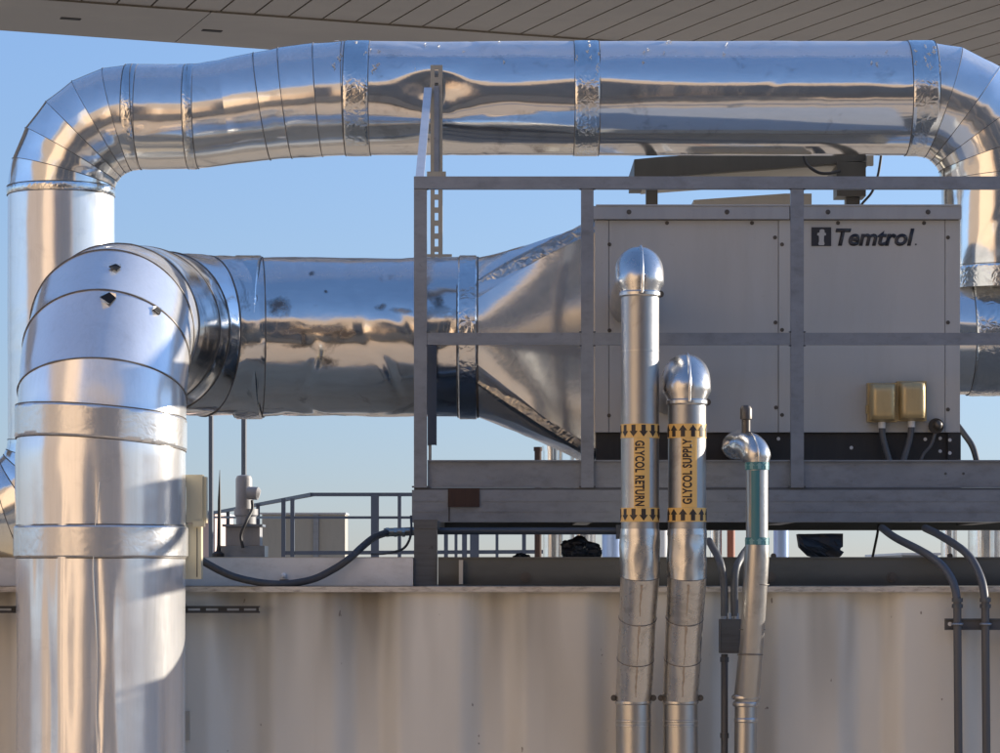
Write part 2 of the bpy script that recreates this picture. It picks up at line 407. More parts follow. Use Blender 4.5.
def make_disp(amp, lw=0.10, la=0.55, fine=0.0, extra=None, seed=0.0, crease=0.0):
    def f(p, rad, s):
        # stretched noise: long along the duct axis, short around it
        ax = s * p.dot(s); q = ax / la + (p - ax) / lw + Vector((seed, seed * 2, seed * 3))
        d = noise.noise(q) * amp + noise.noise(p * 3.1 + Vector((seed, 0, 0))) * amp * 0.9
        if fine: d += noise.noise(p * 26 + Vector((0, seed, 0))) * fine + abs(noise.noise(p * 55)) * fine * 0.6
        if crease: d -= crease * max(0.0, 1 - abs(noise.noise(p * 4.3 + Vector((seed, 9, 2)))) * 7) * (0.3 + max(0, noise.noise(p * 2.1 + Vector((7, seed, 0)))) * 2)
        if extra: d += extra(p, rad)
        return d
    return f
def seam(parent, pts, R, fr, i, r=0.0022, name='seam_bead', mat='seam', grow=0.0015):
    seg = min(i, len(fr) - 1)
    pr = [q for q, _ in ring_at(pts, [x + grow for x in R], fr, i, 72, seg)]
    bm = bmesh.new(); n = len(pr); rings = []
    for k in range(n):
        t = (pr[(k + 1) % n] - pr[k - 1]).normalized(); o = (pr[k] - pts[i]).normalized(); u = t.cross(o)
        rr = r * (0.8 + 0.5 * noise.noise(pr[k] * 20))
        rings.append([bm.verts.new(pr[k] + (o * math.cos(a) + u * math.sin(a) * 1.3) * rr) for a in [2 * math.pi * j / 6 for j in range(6)]])
    for k in range(n):
        a, b = rings[k], rings[(k + 1) % n]
        for j in range(6): bm.faces.new((a[j], a[(j + 1) % 6], b[(j + 1) % 6], b[j]))
    return link(name, bm, mat, parent, smooth=True)
M['wrap'] = mat_metal('grey_wrap', (0.74, 0.735, 0.72), 0.24, grain=(10, 10, 1), film=0.30, crinkle=0.05, streak=0.1)
def band(parent, c, d, R, width, mat='foil', name='tape_band', tilt=(0, 0, 0), grow=0.003, fine=0.0006, R2=None, n=112):
    """sleeve wrapped round the duct at c along unit d"""
    d = Vector(d).normalized(); c = Vector(c)
    pts = [c - d * width / 2, c + d * width / 2]; fr = ring_frames(pts); bm = bmesh.new()
    nrm = (d + Vector(tilt)).normalized()
    s, e, f = fr[0]; m = max(3, int(width / 0.008)); rings = []
    for j in range(m + 1):
        row = []; rr = R + ((R2 or R) - R) * j / m
        for k in range(n):
            a = 2 * math.pi * k / n; o = (e * math.cos(a) + f * math.sin(a))
            p = pts[0].lerp(pts[1], j / m) + o * (rr + grow); p = p - s * ((p - pts[0].lerp(pts[1], j / m)).dot(nrm) / s.dot(nrm))
            dd = abs(noise.noise(p * 30)) * fine * 1.5 + noise.noise(p * 70) * fine
            if j in (0, m): dd = -grow
            row.append(bm.verts.new(p + o * dd))
        rings.append(row)
    for a, b in zip(rings, rings[1:]):
        for k in range(n): bm.faces.new((a[k], a[(k + 1) % n], b[(k + 1) % n], b[k]))
    o = link(name, bm, mat, parent, smooth=True)
    # the lapped edges of the wrap, as thin dark lips
    for q, nm in ((pts[0], 0), (pts[1], 1)):
        P2 = [q - d * 0.001, q + d * 0.001]; bm2 = bmesh.new(); rg = []
        rr = (R if nm == 0 else (R2 or R)) + 0.0015
        for k in range(n):
            a = 2 * math.pi * k / n; oo = (e * math.cos(a) + f * math.sin(a)); p = q + oo * rr
            p = p - s * ((p - q).dot(nrm) / s.dot(nrm)); rg.append((p, oo))
        vs = [[bm2.verts.new(p + oo * (0.0018 * math.cos(t)) + d * (0.0016 * math.sin(t))) for t in (0, 1.57, 3.14, 4.71)] for p, oo in rg]
        for k in range(n):
            x, y = vs[k], vs[(k + 1) % n]
            for j in range(4): bm2.faces.new((x[j], x[(j + 1) % 4], y[(j + 1) % 4], y[j]))
        link('lap_edge', bm2, 'seam', o)
    return o
def arc_pts(c, a0, a1, r, ux, uy, n, ends=True):
    return [Vector(c) + (Vector(ux) * math.cos(a0 + (a1 - a0) * k / n) + Vector(uy) * math.sin(a0 + (a1 - a0) * k / n)) * r for k in range(n + 1)]

# ================================================================== SETTING
bm = bmesh.new(); box(bm, -900, 900, -900, 900, -0.3, 0.0)
setp(link('ground', bm, 'ground'), kind='structure')
bm = bmesh.new(); box(bm, -60, 60, -19.5, -16.5, -0.2, 0.004)
setp(link('road', bm, 'asphalt'), kind='structure')

# ---- canopy overhead (tilted soffit, boards parallel to d1, fascia parallel to d2)
d1 = Vector((-774, F, YH - 415)).normalized()
xv = 0
k1 = -774; 
den = k1 - (YH - 415) * 0.0714
xv = (k1 * 500 - F * F - (YH - 415) * (YH - 28)) / den
d2 = Vector((xv - 500, F, YH - (28 + 0.0714 * xv))).normalized()
nn_ = d1.cross(d2).normalized()
if nn_.z < 0: nn_ = -nn_
O = Vector((0, -D, ZC)) + Vector((-500, F, YH - 28)) / F * 24.0
def C(u, v, h=0.0): return O + d2 * u - d1 * v + nn_ * h
can = thing('canopy', C(6, 10), 'broad brown roof canopy of parallel soffit boards seen from underneath', 'canopy')
UL, UR, VW = -9.0, 11.5, 6.6
def slab(bm, u0, u1, v0, v1, h0, h1):
    vs = [bm.verts.new(C(u, v, h)) for u in (u0, u1) for v in (v0, v1) for h in (h0, h1)]
    for f in ((0, 1, 3, 2), (4, 6, 7, 5), (0, 4, 5, 1), (2, 3, 7, 6), (0, 2, 6, 4), (1, 5, 7, 3)): bm.faces.new([vs[i] for i in f])
    return bm
BW = 1.85   # width of the plain border along the edge
link('roof_deck', slab(bmesh.new(), UL, UR, 0.03, VW, 0.03, 0.55), 'soffit_gap', can)
bm = bmesh.new(); u = UL
while u < UR - 0.1:
    slab(bm, u + 0.008, u + 0.262, BW + 0.02, VW - 0.02, 0.0, 0.028); u += 0.270
link('soffit_boards', bm, 'soffit', can)
bm = bmesh.new(); u = UL - 1.98
while u < UR - 0.1:
    slab(bm, max(UL, u + 0.004), min(u + 3.106, UR), 0.0, BW, -0.012, 0.028); u += 3.11
link('border_panel', bm, 'soffit', can)
slab_b = slab(bmesh.new(), UL, UR, -0.06, 0.0, -0.012, 0.60); link('fascia', slab_b, 'soffit', can)
for pxu, pyv in ((70, 18), (211, 30)):
    # find u,v of the slot on the soffit plane
    r = Vector((pxu - 500, F, YH - pyv)); e0 = Vector((0, -D, ZC)); t = (O - e0).dot(nn_) / r.dot(nn_); q = e0 + r * t - O
    uu, vv = q.dot(d2), -q.dot(d1)
    link('vent_slot', slab(bmesh.new(), uu - 0.08, uu + 0.08, vv - 0.0, vv + 0.10, -0.016, -0.008), 'slot', can)
link('column', tube([C(-7.5, 3, 0.1), Vector((C(-7.5, 3).x, C(-7.5, 3).y, 0))], 0.2, 24), 'soffit', can, smooth=True)
link('column', tube([C(11, 2, 0.1), Vector((C(11, 2).x, C(11, 2).y, 0))], 0.2, 24), 'soffit', can, smooth=True)

# ---- buildings behind the viewer (seen in the polished metal)
def building(name, x0, x1, y0, y1, h, label, wins):
    t = thing(name, ((x0 + x1) / 2, (y0 + y1) / 2, 0), label, 'building')
    link('wall', B(x0, x1, y0, y1, 0, h), 'stucco', t)
    link('parapet', B(x0 - 0.1, x1 + 0.1, y0 - 0.1, y1 + 0.1, h + 0.002, h + 0.5), 'lightgrey', t)
    for w_ in wins: link('window', B(*w_), 'darkwin', t)
    return t
building('warehouse', -22, 16, -36, -24, 14, 'long tan stucco warehouse behind the viewer, mirrored in the ducts',
         [(x, x + 5.4, -24.0, -23.9, 0.6, 11.6) for x in (-3.2, 2.6, 8.4)])
building('office_block', -17, -5.3, -23.5, -5, 8, 'tan office block off to the left, mirrored in the large riser',
         [(-5.3, -5.25, y, y + 1.4, 1.0, 3.0) for y in (-13, -8)])

building('added_depot', 30, 40, -14, 60, 4.2, 'unseen low depot off to the right with its shaded side facing the ducts',
         [(29.95, 30.0, y, y + 5, 1.0, 3.2) for y in range(-12, 56, 8)])  # low building added out of view to cut bright sky in the reflections

# box truck added out of view to put a dark streak into the riser reflection
M['truck'] = mat_paint('dark_truck_paint', (0.06, 0.065, 0.075), 0.35, 0.05)
tk = thing('added_truck', (-4.5, -16, 0), 'unseen dark grey box truck added behind the viewer to darken the riser reflection', 'truck')
link('cargo_box', B(-4.8, 1.0, -17.2, -14.8, 0.95, 4.1), 'truck', tk, bevel=0.03)
link('cab', poly([(1.1, 0.6), (3.0, 0.6), (3.0, 1.6), (2.6, 2.7), (1.1, 2.7)], -17.1, -14.9), 'truck', tk, bevel=0.03)
link('chassis', B(-4.7, 1.08, -16.7, -15.3, 0.6, 0.94), 'black', tk)
link('side_window', B(1.4, 2.3, -14.9, -14.88, 1.75, 2.5), 'darkwin', tk)
for wx in (2.0, -2.6, -3.6):
    for wy in (-17.0, -15.2):
        wh = link('wheel', tube([(wx, wy, 0.48), (wx, wy + 0.28, 0.48)], 0.48, 28), 'rubber', tk, smooth=True)

# ================================================================== CONTAINER
YW = -0.60
XL, XR = -4.2, 4.2
con = thing('shipping_container', (0, 0.6, 0), 'cream corrugated steel shipping container with grime running from its top rail', 'container')
zt = PZ(592, YW)
bm = bmesh.new()
# trapezoid corrugation, period 126 px
prof = []
per = 126 / F * (D + YW); dep = 0.044
x = PX(402, YW) - per * 30
while x < XR + 1:
    for i_ in range(42):
        fx = i_ / 42; q_ = 0.0
        if fx > 0.44: q_ = min(1.0, (fx - 0.44) / 0.22)
        if fx > 0.80: q_ = 1 - (fx - 0.80) / 0.20
        prof.append((x + fx * per, YW + dep * q_ * q_ * (3 - 2 * q_)))
    x += per
prof = [(a, b) for a, b in prof if XL <= a <= XR]
va = [bm.verts.new((a, b, 0.15)) for a, b in prof]; vb = [bm.verts.new((a, b, zt - 0.0)) for a, b in prof]
for i in range(len(prof) - 1): bm.faces.new((va[i], va[i + 1], vb[i + 1], vb[i]))
for e in list(bm.edges): pass
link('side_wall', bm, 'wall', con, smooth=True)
M['rail_paint'] = mat_paint('rusty_rail_paint', (0.50, 0.45, 0.38), 0.6, 0.15, 0.75, (0.10, 0.07, 0.045), scale=(2, 2, 8), sc=6, bump=0.2)
link('top_rail', B(XL, XR, YW - 0.022, YW + 0.085, PZ(592, YW), PZ(586.5, YW)), 'rail_paint', con, bevel=0.003)
link('roof', B(XL, XR, YW + 0.095, YW + 2.40, zt - 0.03, PZ(588, YW)), 'wall', con)
link('bottom_rail', B(XL, XR, YW - 0.02, YW + 0.06, 0.02, 0.16), 'wall', con)
link('end_wall', B(XL - 0.03, XL, YW, YW + 2.44, 0.02, zt - 0.04), 'wall', con)
link('end_wall', B(XR, XR + 0.03, YW, YW + 2.44, 0.02, zt - 0.04), 'wall', con)
link('back_wall', B(XL, XR, YW + 2.41, YW + 2.44, 0.02, zt - 0.04), 'wall', con)
# small grime-covered latch plate on the wall beside the riser
link('tie_plate', B(PX(184, YW), PX(190, YW), YW - 0.012, YW + 0.03, PZ(740, YW), PZ(711, YW)), 'tanpanel', con, bevel=0.002)

M['curb'] = mat_paint('scuffed_sheet_metal', (0.60, 0.59, 0.57), 0.38, 0.10, 0.35, (0.22, 0.20, 0.17), scale=(1.2, 1, 2.5), sc=3)
M['roofdirt'] = mat_paint('dusty_roof_sheet', (0.50, 0.42, 0.31), 0.8, 0.12, 0.4, (0.25, 0.18, 0.11), scale=(1, 1, 1))
ztop = PZ(587, YW)  # curb bottom
yc = -0.50
z0c, z1c = PZ(586.5, YW) + 0.002, PZ(557, yc)
cur = thing('roof_curb', (PX(100, yc), yc, z0c), 'smooth pale grey sheet metal curb on the container edge behind the looping black cable', 'curb')
link('curb_panel', B(XL + 0.02, PX(413, yc), yc, yc + 1.9, z0c, z1c - 0.003), 'curb', cur, bevel=0.004)
link('curb_top', B(XL + 0.03, PX(412, yc), yc + 0.03, yc + 1.88, z1c - 0.0028, z1c), 'roofdirt', cur)
bm = bmesh.new(); tube([(PX(284, yc), yc + 0.001, PZ(577, yc)), (PX(284, yc), yc - 0.012, PZ(577, yc))], 0.0085, 8, bm); ball((PX(284, yc), yc - 0.014, PZ(575.5, yc)), 0.009, bm)
link('bolt', bm, 'lightgrey', cur, smooth=True)
link('nut', B(PX(280, yc), PX(289, yc), yc - 0.016, yc - 0.0, PZ(583, yc), PZ(579.5, yc)), 'bolt', cur)

yb = -0.50
chn = thing('base_channel', (PX(700, yb), yb, z0c), 'grimy dark steel channel lying along the container edge under the platform', 'steel channel')
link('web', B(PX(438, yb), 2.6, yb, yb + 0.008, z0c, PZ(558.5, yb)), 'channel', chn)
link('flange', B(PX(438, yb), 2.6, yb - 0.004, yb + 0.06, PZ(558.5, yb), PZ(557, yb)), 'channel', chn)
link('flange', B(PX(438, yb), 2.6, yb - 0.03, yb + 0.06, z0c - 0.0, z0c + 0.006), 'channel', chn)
link('stiffener', B(PX(459, yb), PX(463, yb), yb - 0.028, yb, z0c + 0.006, PZ(560, yb)), 'tanpanel', chn)
for bx in (526, 771, 892): bolt(chn, PX(bx, yb), yb, PZ(577, yb), 0.011)
for bx in (774, 951): bolt(chn, PX(bx, yb), yb + 0.02, PZ(556, yb), 0.006)

# slotted wall strut behind the riser
ys = -0.66
st = thing('wall_strut', (PX(120, ys), ys, PZ(612, ys)), 'short black slotted strut bolted to the container wall behind the riser', 'strut')
for za, zb in ((606, 607.6), (611.2, 613)):
    link('flange', B(PX(-60, ys), PX(259, ys), ys - 0.004, ys + 0.04, PZ(zb, ys), PZ(za, ys)), 'black', st)
link('web', B(PX(-60, ys), PX(258.6, ys), ys + 0.004, ys + 0.012, PZ(611.2, ys), PZ(607.6, ys)), 'black', st)
for a in (-30, 5, 194, 212, 233, 250):
    link('slot', B(PX(a - 6, ys), PX(a + 6, ys), ys + 0.002, ys + 0.004, PZ(610.6, ys), PZ(608.4, ys)), 'galv', st)

# ================================================================== PLATFORM
YR = 0.0
plat = thing('guarded_platform', (0.8, 0.8, PZ(522, YR)), 'galvanised steel equipment platform with toe board and three-post guard rail', 'platform')
XE = 2.9
bz1, bz0 = PZ(490, YR), PZ(522, YR)
bm = bmesh.new()
y0 = YR - 0.012
box(bm, PX(412, YR), XE, y0, y0 + 0.10, bz0, bz1)
link('edge_beam', bm, 'galv', plat, bevel=0.006)
bm = bmesh.new()
for k in range(1, 3):
    z = bz0 + (bz1 - bz0) * (k * 0.33); box(bm, PX(413, YR), XE, y0 - 0.0022, y0 - 0.0004, z - 0.002, z + 0.002)
link('beam_groove', bm, 'galv', plat)
link('beam_joint', B(PX(448.5, YR), PX(450, YR), y0 - 0.003, y0 - 0.0008, bz0 + 0.002, bz1 - 0.002), 'gap', plat)
link('rust_patch', B(PX(448, YR), PX(479.5, YR), y0 - 0.010, y0 - 0.0031, PZ(507, YR), PZ(488.6, YR)), 'rust', plat, bevel=0.003, label='rusted dark brown cover plate on the beam')
link('side_beam', B(PX(412, YR), PX(412, YR) + 0.08, y0 + 0.102, 1.85, bz0, bz1 - 0.002), 'galv_dark', plat)
link('back_beam', B(PX(412, YR), XE, 1.852, 1.93, bz0, bz1 - 0.002), 'galv_dark', plat)
link('deck_plate', B(PX(414, YR), XE - 0.01, y0 + 0.01, 1.92, bz1 + 0.0, bz1 + 0.008), 'galv_dark', plat)
for xx in (0.3, 1.1, 1.9): link('cross_beam', B(xx, xx + 0.06, y0 + 0.103, 1.85, bz0 + 0.02, bz1 - 0.004), 'galv_dark', plat)
link('toe_board', B(PX(427.5, YR), XE, YR + 0.012, YR + 0.022, bz1 + 0.009, PZ(460, YR)), 'galv', plat, bevel=0.001)
link('toe_lip', B(PX(427.5, YR), XE, YR - 0.004, YR + 0.0115, PZ(461.3, YR), PZ(460, YR)), 'galv', plat)
for a, b in ((414, 427), (581, 593.5), (790.5, 803.5)):
    link('guard_post', B(PX(a, YR), PX(b, YR), YR - 0.012, YR + 0.010, bz1 + 0.008, PZ(189.5, YR)), 'galv', plat, bevel=0.002)
    link('weld_foot', B(PX(a - 2, YR), PX(b + 2, YR), YR - 0.0115, YR + 0.0115, bz1 + 0.0085, bz1 + 0.014), 'galv_dark', plat, bevel=0.001)
link('top_rail', B(PX(414, YR), XE, YR - 0.016, YR + 0.024, PZ(189, YR), PZ(177, YR)), 'galv', plat, bevel=0.003)
for a, b in ((427.3, 580.7), (593.8, 790.2), (803.8, 1300)):
    link('mid_rail', B(PX(a, YR), min(XE, PX(b, YR)), YR - 0.010, YR + 0.010, PZ(345, YR), PZ(333, YR)), 'galv', plat, bevel=0.002)
link('guard_post', B(XE - 0.05, XE, YR - 0.012, YR + 0.008, bz1 + 0.008, PZ(189.5, YR)), 'galv', plat, bevel=0.002)
for a, b in ((414, 427), (581, 593.5), (790.5, 803.5)):
    bmw = bmesh.new()
    for pxx, pyy in ((a, 345.5), (b, 345.5), (a, 332.6), (b, 332.6), (a, 190.2), (b, 190.2)):
        for i_ in range(4):
            sg = 1 if pxx == b else -1
            if pxx == a and a == 414: continue
            ball((PX(pxx + sg * (0.2 + i_ * 0.5), YR), YR - 0.0112, PZ(pyy + (0.4 if pyy > 300 and pyy > 340 else -0.4), YR)), 0.0032 - i_ * 0.0004, bmw, u=8, v=6)
    link('weld_bead', bmw, 'galv_dark', plat, smooth=True)
for px_ in (505, 690, 868, 945): bolt(plat, PX(px_, YR), YR - 0.012, PZ(492.5 if px_ > 800 else 519, YR), 0.004, 'galv')
for px_ in (946, 964): bolt(plat, PX(px_, YR), YR + 0.011, PZ(473.5, YR), 0.003, 'galv_dark')
# support leg on the container edge
yl = -0.48
link('support_leg', B(PX(414, yl), PX(437, yl), yl, yl + 0.10, z0c, bz0 - 0.001), 'galv_dark', plat, bevel=0.003)
link('leg_cap', B(PX(413.6, yl), PX(437.4, yl), yl - 0.004, 0.08, bz0 - 0.03, bz0 - 0.0015), 'galv_dark', plat)
for xx in (2.2,): link('support_leg', B(xx, xx + 0.08, 0.9, 1.0, z0c - 0.01, bz0 + 0.001), 'galv_dark', plat)

# conduit that runs under the beam
yk = -0.06
cdt = thing('beam_conduit', (PX(520, yk), yk, PZ(532, yk)), 'straight dull conduit clamped under the platform beam left of the glycol pipes', 'conduit')
link('conduit_run', tube([P(414, 531, yk), P(625, 531, yk)], 0.0125, 16), 'galv_dark', cdt, smooth=True)
link('clamp', B(PX(424, yk), PX(429, yk), yk - 0.017, yk + 0.016, PZ(538, yk), PZ(525, yk)), 'galv_dark', cdt)
link('clamp', B(PX(616, yk), PX(621, yk), yk - 0.017, yk + 0.016, PZ(539, yk), PZ(525, yk)), 'galv_dark', cdt)
link('coupling', tube([P(384, 532.5, yk - 0.02), P(414.2, 531.2, yk)], 0.015, 16), 'strut', cdt, smooth=True)
for a in (386, 394, 402): link('coupling_ring', tube([P(a, 532.3, yk - 0.015), P(a + 3, 532.2, yk - 0.015)], 0.0185, 6), 'strut', cdt)
cb = setp(link('power_cable', tube(spline([P(196, 556, -0.72), P(204, 562, -0.72), P(235, 577, -0.66), P(275, 584, -0.60), P(310, 580, -0.57), P(334, 569, -0.55), P(350, 558, -0.535), P(362, 547, -0.47), P(374, 537.5, -0.28), P(386, 532.8, -0.09)], 10), 0.0122, 16), 'rubber', None, smooth=True), 'thick black cable sagging from the cream box to the conduit fitting', 'cable')
setp(link('thin_cable', tube(spline([P(411, 516, -0.05), P(411, 534, -0.09), P(404, 548, -0.09), P(388, 553, -0.05), P(372, 554, 0.05)], 8), 0.0045, 10), 'rubber', None, smooth=True), 'thin black wire drooping from the end of the platform beam', 'cable')

# ================================================================== SUPPLY DUCT (riser, elbows, run, transition)
YRI = -0.90
XRI = PX(101, YRI); RR = 84 / F * (D + YRI)
YD = 0.50
ZD = PZ(337.5, YD); RD = 79.5 / F * (D + YD)
duct = thing('supply_duct', (XRI, YRI, 0), 'large bright aluminium clad duct rising at the left and turning right into the air unit', 'duct')
zE = ZC + 0.84
rho = 0.43
pts = [Vector((XRI, YRI, 0.0)), Vector((XRI, YRI, zE - rho))]
n_g = 4
for k in range(1, n_g + 1):
    a = math.pi / 2 * k / n_g
    pts.append(Vector((XRI, YRI + rho * (1 - math.cos(a)), zE - rho + rho * math.sin(a))))
i_back = len(pts) - 1
rho2 = 0.40
yb2 = YD - rho2
pts.append(Vector((XRI, yb2, ZD)))
for k in range(1, 4):
    a = math.pi / 2 * k / 3
    pts.append(Vector((XRI + rho2 * (1 - math.cos(a)), yb2 + rho2 * math.sin(a), ZD)))
i_run = len(pts) - 1
pts.append(Vector((PX(478, YD), YD, ZD)))
R = [RR, RR] + [RR] * n_g + [RD - 0.004] + [RD] * 3 + [RD]
fr = ring_frames(pts)
def ripple(p, rad):
    # tall shallow flutes in the riser sheet
    if p.z > zE - rho or p.z < 0: return 0
    a = math.atan2(rad.x, -rad.y)
    d = 0
    for c, w_, amp, z0, z1 in ((-0.55, 0.05, -0.0035, 1.2, 2.7), (-0.30, 0.06, 0.0035, 1.5, 3.0), (0.05, 0.05, -0.004, 1.9, 3.05), (0.30, 0.07, 0.004, 1.8, 2.7), (-0.75, 0.05, -0.003, 2.4, 3.0), (0.12, 0.05, 0.0035, 1.2, 2.35)):
        m = math.exp(-((a - c - 0.05 * math.sin(p.z * 3.1 + c * 9)) / w_) ** 2)
        e = max(0, min(1, (p.z - z0) / 0.25)) * max(0, min(1, (z1 - p.z) / 0.25))
        d += 1.5 * amp * m * e
    return d
dr = make_disp(0.0045, lw=0.13, la=0.9, extra=ripple)
de = make_disp(0.0045, lw=0.12, la=0.3, fine=0.0004, seed=3, crease=0.003)
dd = make_disp(0.007, lw=0.12, la=0.45, fine=0.0005, seed=9, crease=0.009)
bm = bmesh.new(); duct_seg(bm, pts, R, fr, 0, dr, n=160, step=0.02); link('riser', bm, 'alu_riser', duct, smooth=True)
bm = bmesh.new()
for s_ in range(1, i_back): duct_seg(bm, pts, R, fr, s_, de)
el1 = link('elbow', bm, 'alu_riser', duct, smooth=True)
bm = bmesh.new(); duct_seg(bm, pts, R, fr, i_back, de); link('connecting_section', bm, 'alu_dirty', duct, smooth=True)
bm = bmesh.new()
for s_ in range(i_back + 1, i_run): duct_seg(bm, pts, R, fr, s_, dd)
link('elbow', bm, 'alu_dirty', duct, smooth=True, label='creased stained elbow turning toward the air unit')
bm = bmesh.new(); duct_seg(bm, pts, R, fr, i_run, dd, n=128, step=0.014); link('horizontal_run', bm, 'alu_dirty', duct, smooth=True)
for i in range(2, len(pts) - 1): seam(duct, pts, R, fr, i, 0.0030 if i <= i_back else 0.0024)
# tape bands on the riser
band(duct, (XRI, YRI, PZ(429, YRI)), (0, 0, 1), RR, 0.105, tilt=(0.07, 0.05, 0), grow=0.005, mat='wrap', fine=0.0004)
band(duct, (XRI, YRI, PZ(542, YRI) ), (0, 0, 1), RR, 0.105, grow=0.0085, mat='wrap', fine=0.0004)
bm = bmesh.new(); 
band(duct, (PX(249, YD), YD, ZD), (1, 0, 0), RD, 0.105, grow=0.008)
band(duct, (PX(468, YD), YD, ZD), (1, 0, 0), RD, 0.075, grow=0.008)
# vertical lap seam of the riser sheet
def on_riser(az, z, g=0.001): return Vector((XRI + math.sin(az) * (RR + g), YRI - math.cos(az) * (RR + g), z))
link('lap_edge', tube([on_riser(0.10 + 0.035 * math.sin(z * 4.3) + 0.02 * math.sin(z * 11), z, 0.0038) for z in [0.1 + 0.04 * k for k in range(int((zE - rho - 0.14) / 0.04))]], 0.0014, 6), 'alu', duct, smooth=True)
# torn punctures in the elbow
def puncture(px, py, w_, h_):
    # find the point on the elbow gore facing the viewer by marching the view ray to the skin
    ray = (Vector((px - 500, F, YH - py))).normalized(); e0 = Vector((0, -D, ZC)); t = 7.5
    def inside(q):
        best = 9
        for s_ in range(0, i_back):
            a, b = pts[s_], pts[s_ + 1]; u_ = max(0, min(1, (q - a).dot(b - a) / (b - a).length_squared))
            best = min(best, (q - a.lerp(b, u_)).length - RR)
        return best
    while t < 12 and inside(e0 + ray * t) > 0.001: t += 0.002
    q = e0 + ray * t
    g = Vector((inside(q + Vector((0.01, 0, 0))) - inside(q - Vector((0.01, 0, 0))), inside(q + Vector((0, 0.01, 0))) - inside(q - Vector((0, 0.01, 0))), inside(q + Vector((0, 0, 0.01))) - inside(q - Vector((0, 0, 0.01))))).normalized()
    ex = Vector((0, 0, 1)).cross(g).normalized() * -1
    ex = g.cross(Vector((0, 0, 1))).normalized(); 
    if ex.x < 0: ex = -ex
    ey = ex.cross(g); 
    if ey.z < 0: ey = -ey
    k = (D + q.y) / F
    W, H = w_ * k, h_ * k * 0.9
    q = q + g * 0.004
    t_ = bmesh.new()
    ou = [q + ex * (W * 0.5) + ey * H * 0.05, q + ex * (W * 0.1) + ey * H * 0.5, q - ex * (W * 0.5) + ey * H * 0.1, q + ex * (W * 0.12) - ey * H * 0.5]
    bt = [v - g * 0.004 for v in ou]
    a = [t_.verts.new(v) for v in ou]; b = [t_.verts.new(v) for v in bt]; t_.faces.new(a); t_.faces.new(b[::-1])
    for i in range(4): t_.faces.new((a[i], b[i], b[(i + 1) % 4], a[(i + 1) % 4]))
    hole = link('torn_hole', t_, 'slot', duct)
    t_ = bmesh.new()
    for s0, tipv in ((2, q - ex * W * 0.35 - ey * H * 0.55 + g * H * 0.22), (1, q - ex * W * 0.45 + ey * H * 0.42 + g * H * 0.12), (0, q + ex * W * 0.5 + ey * H * 0.3 + g * H * 0.10)):
        p0, p1 = ou[s0], ou[(s0 + 1) % 4]
        A_, B_, C_ = t_.verts.new(p0), t_.verts.new(p1), t_.verts.new(tipv); t_.faces.new((A_, B_, C_))
    bmesh.ops.solidify(t_, geom=t_.faces[:], thickness=0.0008)
    link('bent_flap', t_, 'alu', hole)
puncture(115, 268, 12, 15); puncture(108, 299, 16, 18); puncture(157, 311, 11, 10)

# transition: round collar to the rectangular face of the unit
YA = 0.25
XA0 = PX(595, YA)
xt0, xt1 = PX(478, YD), XA0 + 0.004
zT, zB = PZ(221, YA), PZ(457, YA)
yF, yBk = YA + 0.03, YA + 0.80
bm = bmesh.new(); m = 22; rings = []
cy, cz = (yF + yBk) / 2, (zT + zB) / 2; hy, hz = (yBk - yF) / 2, (zT - zB) / 2
FL = math.radians(24)         # half width of the arc that flattens into each plane face
sect = []
for q_ in range(4):
    base = q_ * math.pi / 2
    for i in range(12): sect.append((base - FL + 2 * FL * i / 12, q_, -1 + 2 * i / 12, i == 0))
    for i in range(12): sect.append((base + FL + (math.pi / 2 - 2 * FL) * i / 12, q_, 1.0, i == 0))
n = len(sect); crease = [i for i, q in enumerate(sect) if q[3]]
for j in range(m + 1):
    t = j / m; row = []
    for a, q_, u_, _ in sect:
        c_, s_ = math.cos(a), math.sin(a)
        pr = Vector((xt0, YD - RD * c_, ZD + RD * s_))
        # faces: 0 front, 1 top, 2 back, 3 bottom
        e_ = ((cy - hy, cz + hz * u_), (cy - hy + 2 * hy * (u_ + 1) / 2, cz + hz), (cy + hy, cz - hz * u_), (cy + hy - 2 * hy * (u_ + 1) / 2, cz - hz))[q_]
        p = pr.lerp(Vector((xt1, e_[0], e_[1])), t)
        w_ = math.sin(math.pi * min(1, t * 1.05)) if t < 0.95 else 0.0
        dsp = noise.noise(p * 3.4 + Vector((4, 4, 4))) * 0.0036 * w_
        if abs(u_) == 1.0 or q_ in (1, 3): dsp += (-abs(noise.noise(p * 9)) * 0.008 + noise.noise(p * 22) * 0.0016) * w_
        row.append(bm.verts.new(p + Vector((0, -c_, s_)) * dsp))
    rings.append(row)
for a, b in zip(rings, rings[1:]):
    for k in range(n): bm.faces.new((a[k], a[(k + 1) % n], b[(k + 1) % n], b[k]))
tr_ = link('square_transition', bm, 'alu_flat', duct, smooth=True)
cs_ = set()
for j in range(m):
    for k in crease: cs_.add(frozenset((j * n + k, (j + 1) * n + k)))
for e in tr_.data.edges:
    if frozenset(e.vertices) in cs_: e.use_edge_sharp = True
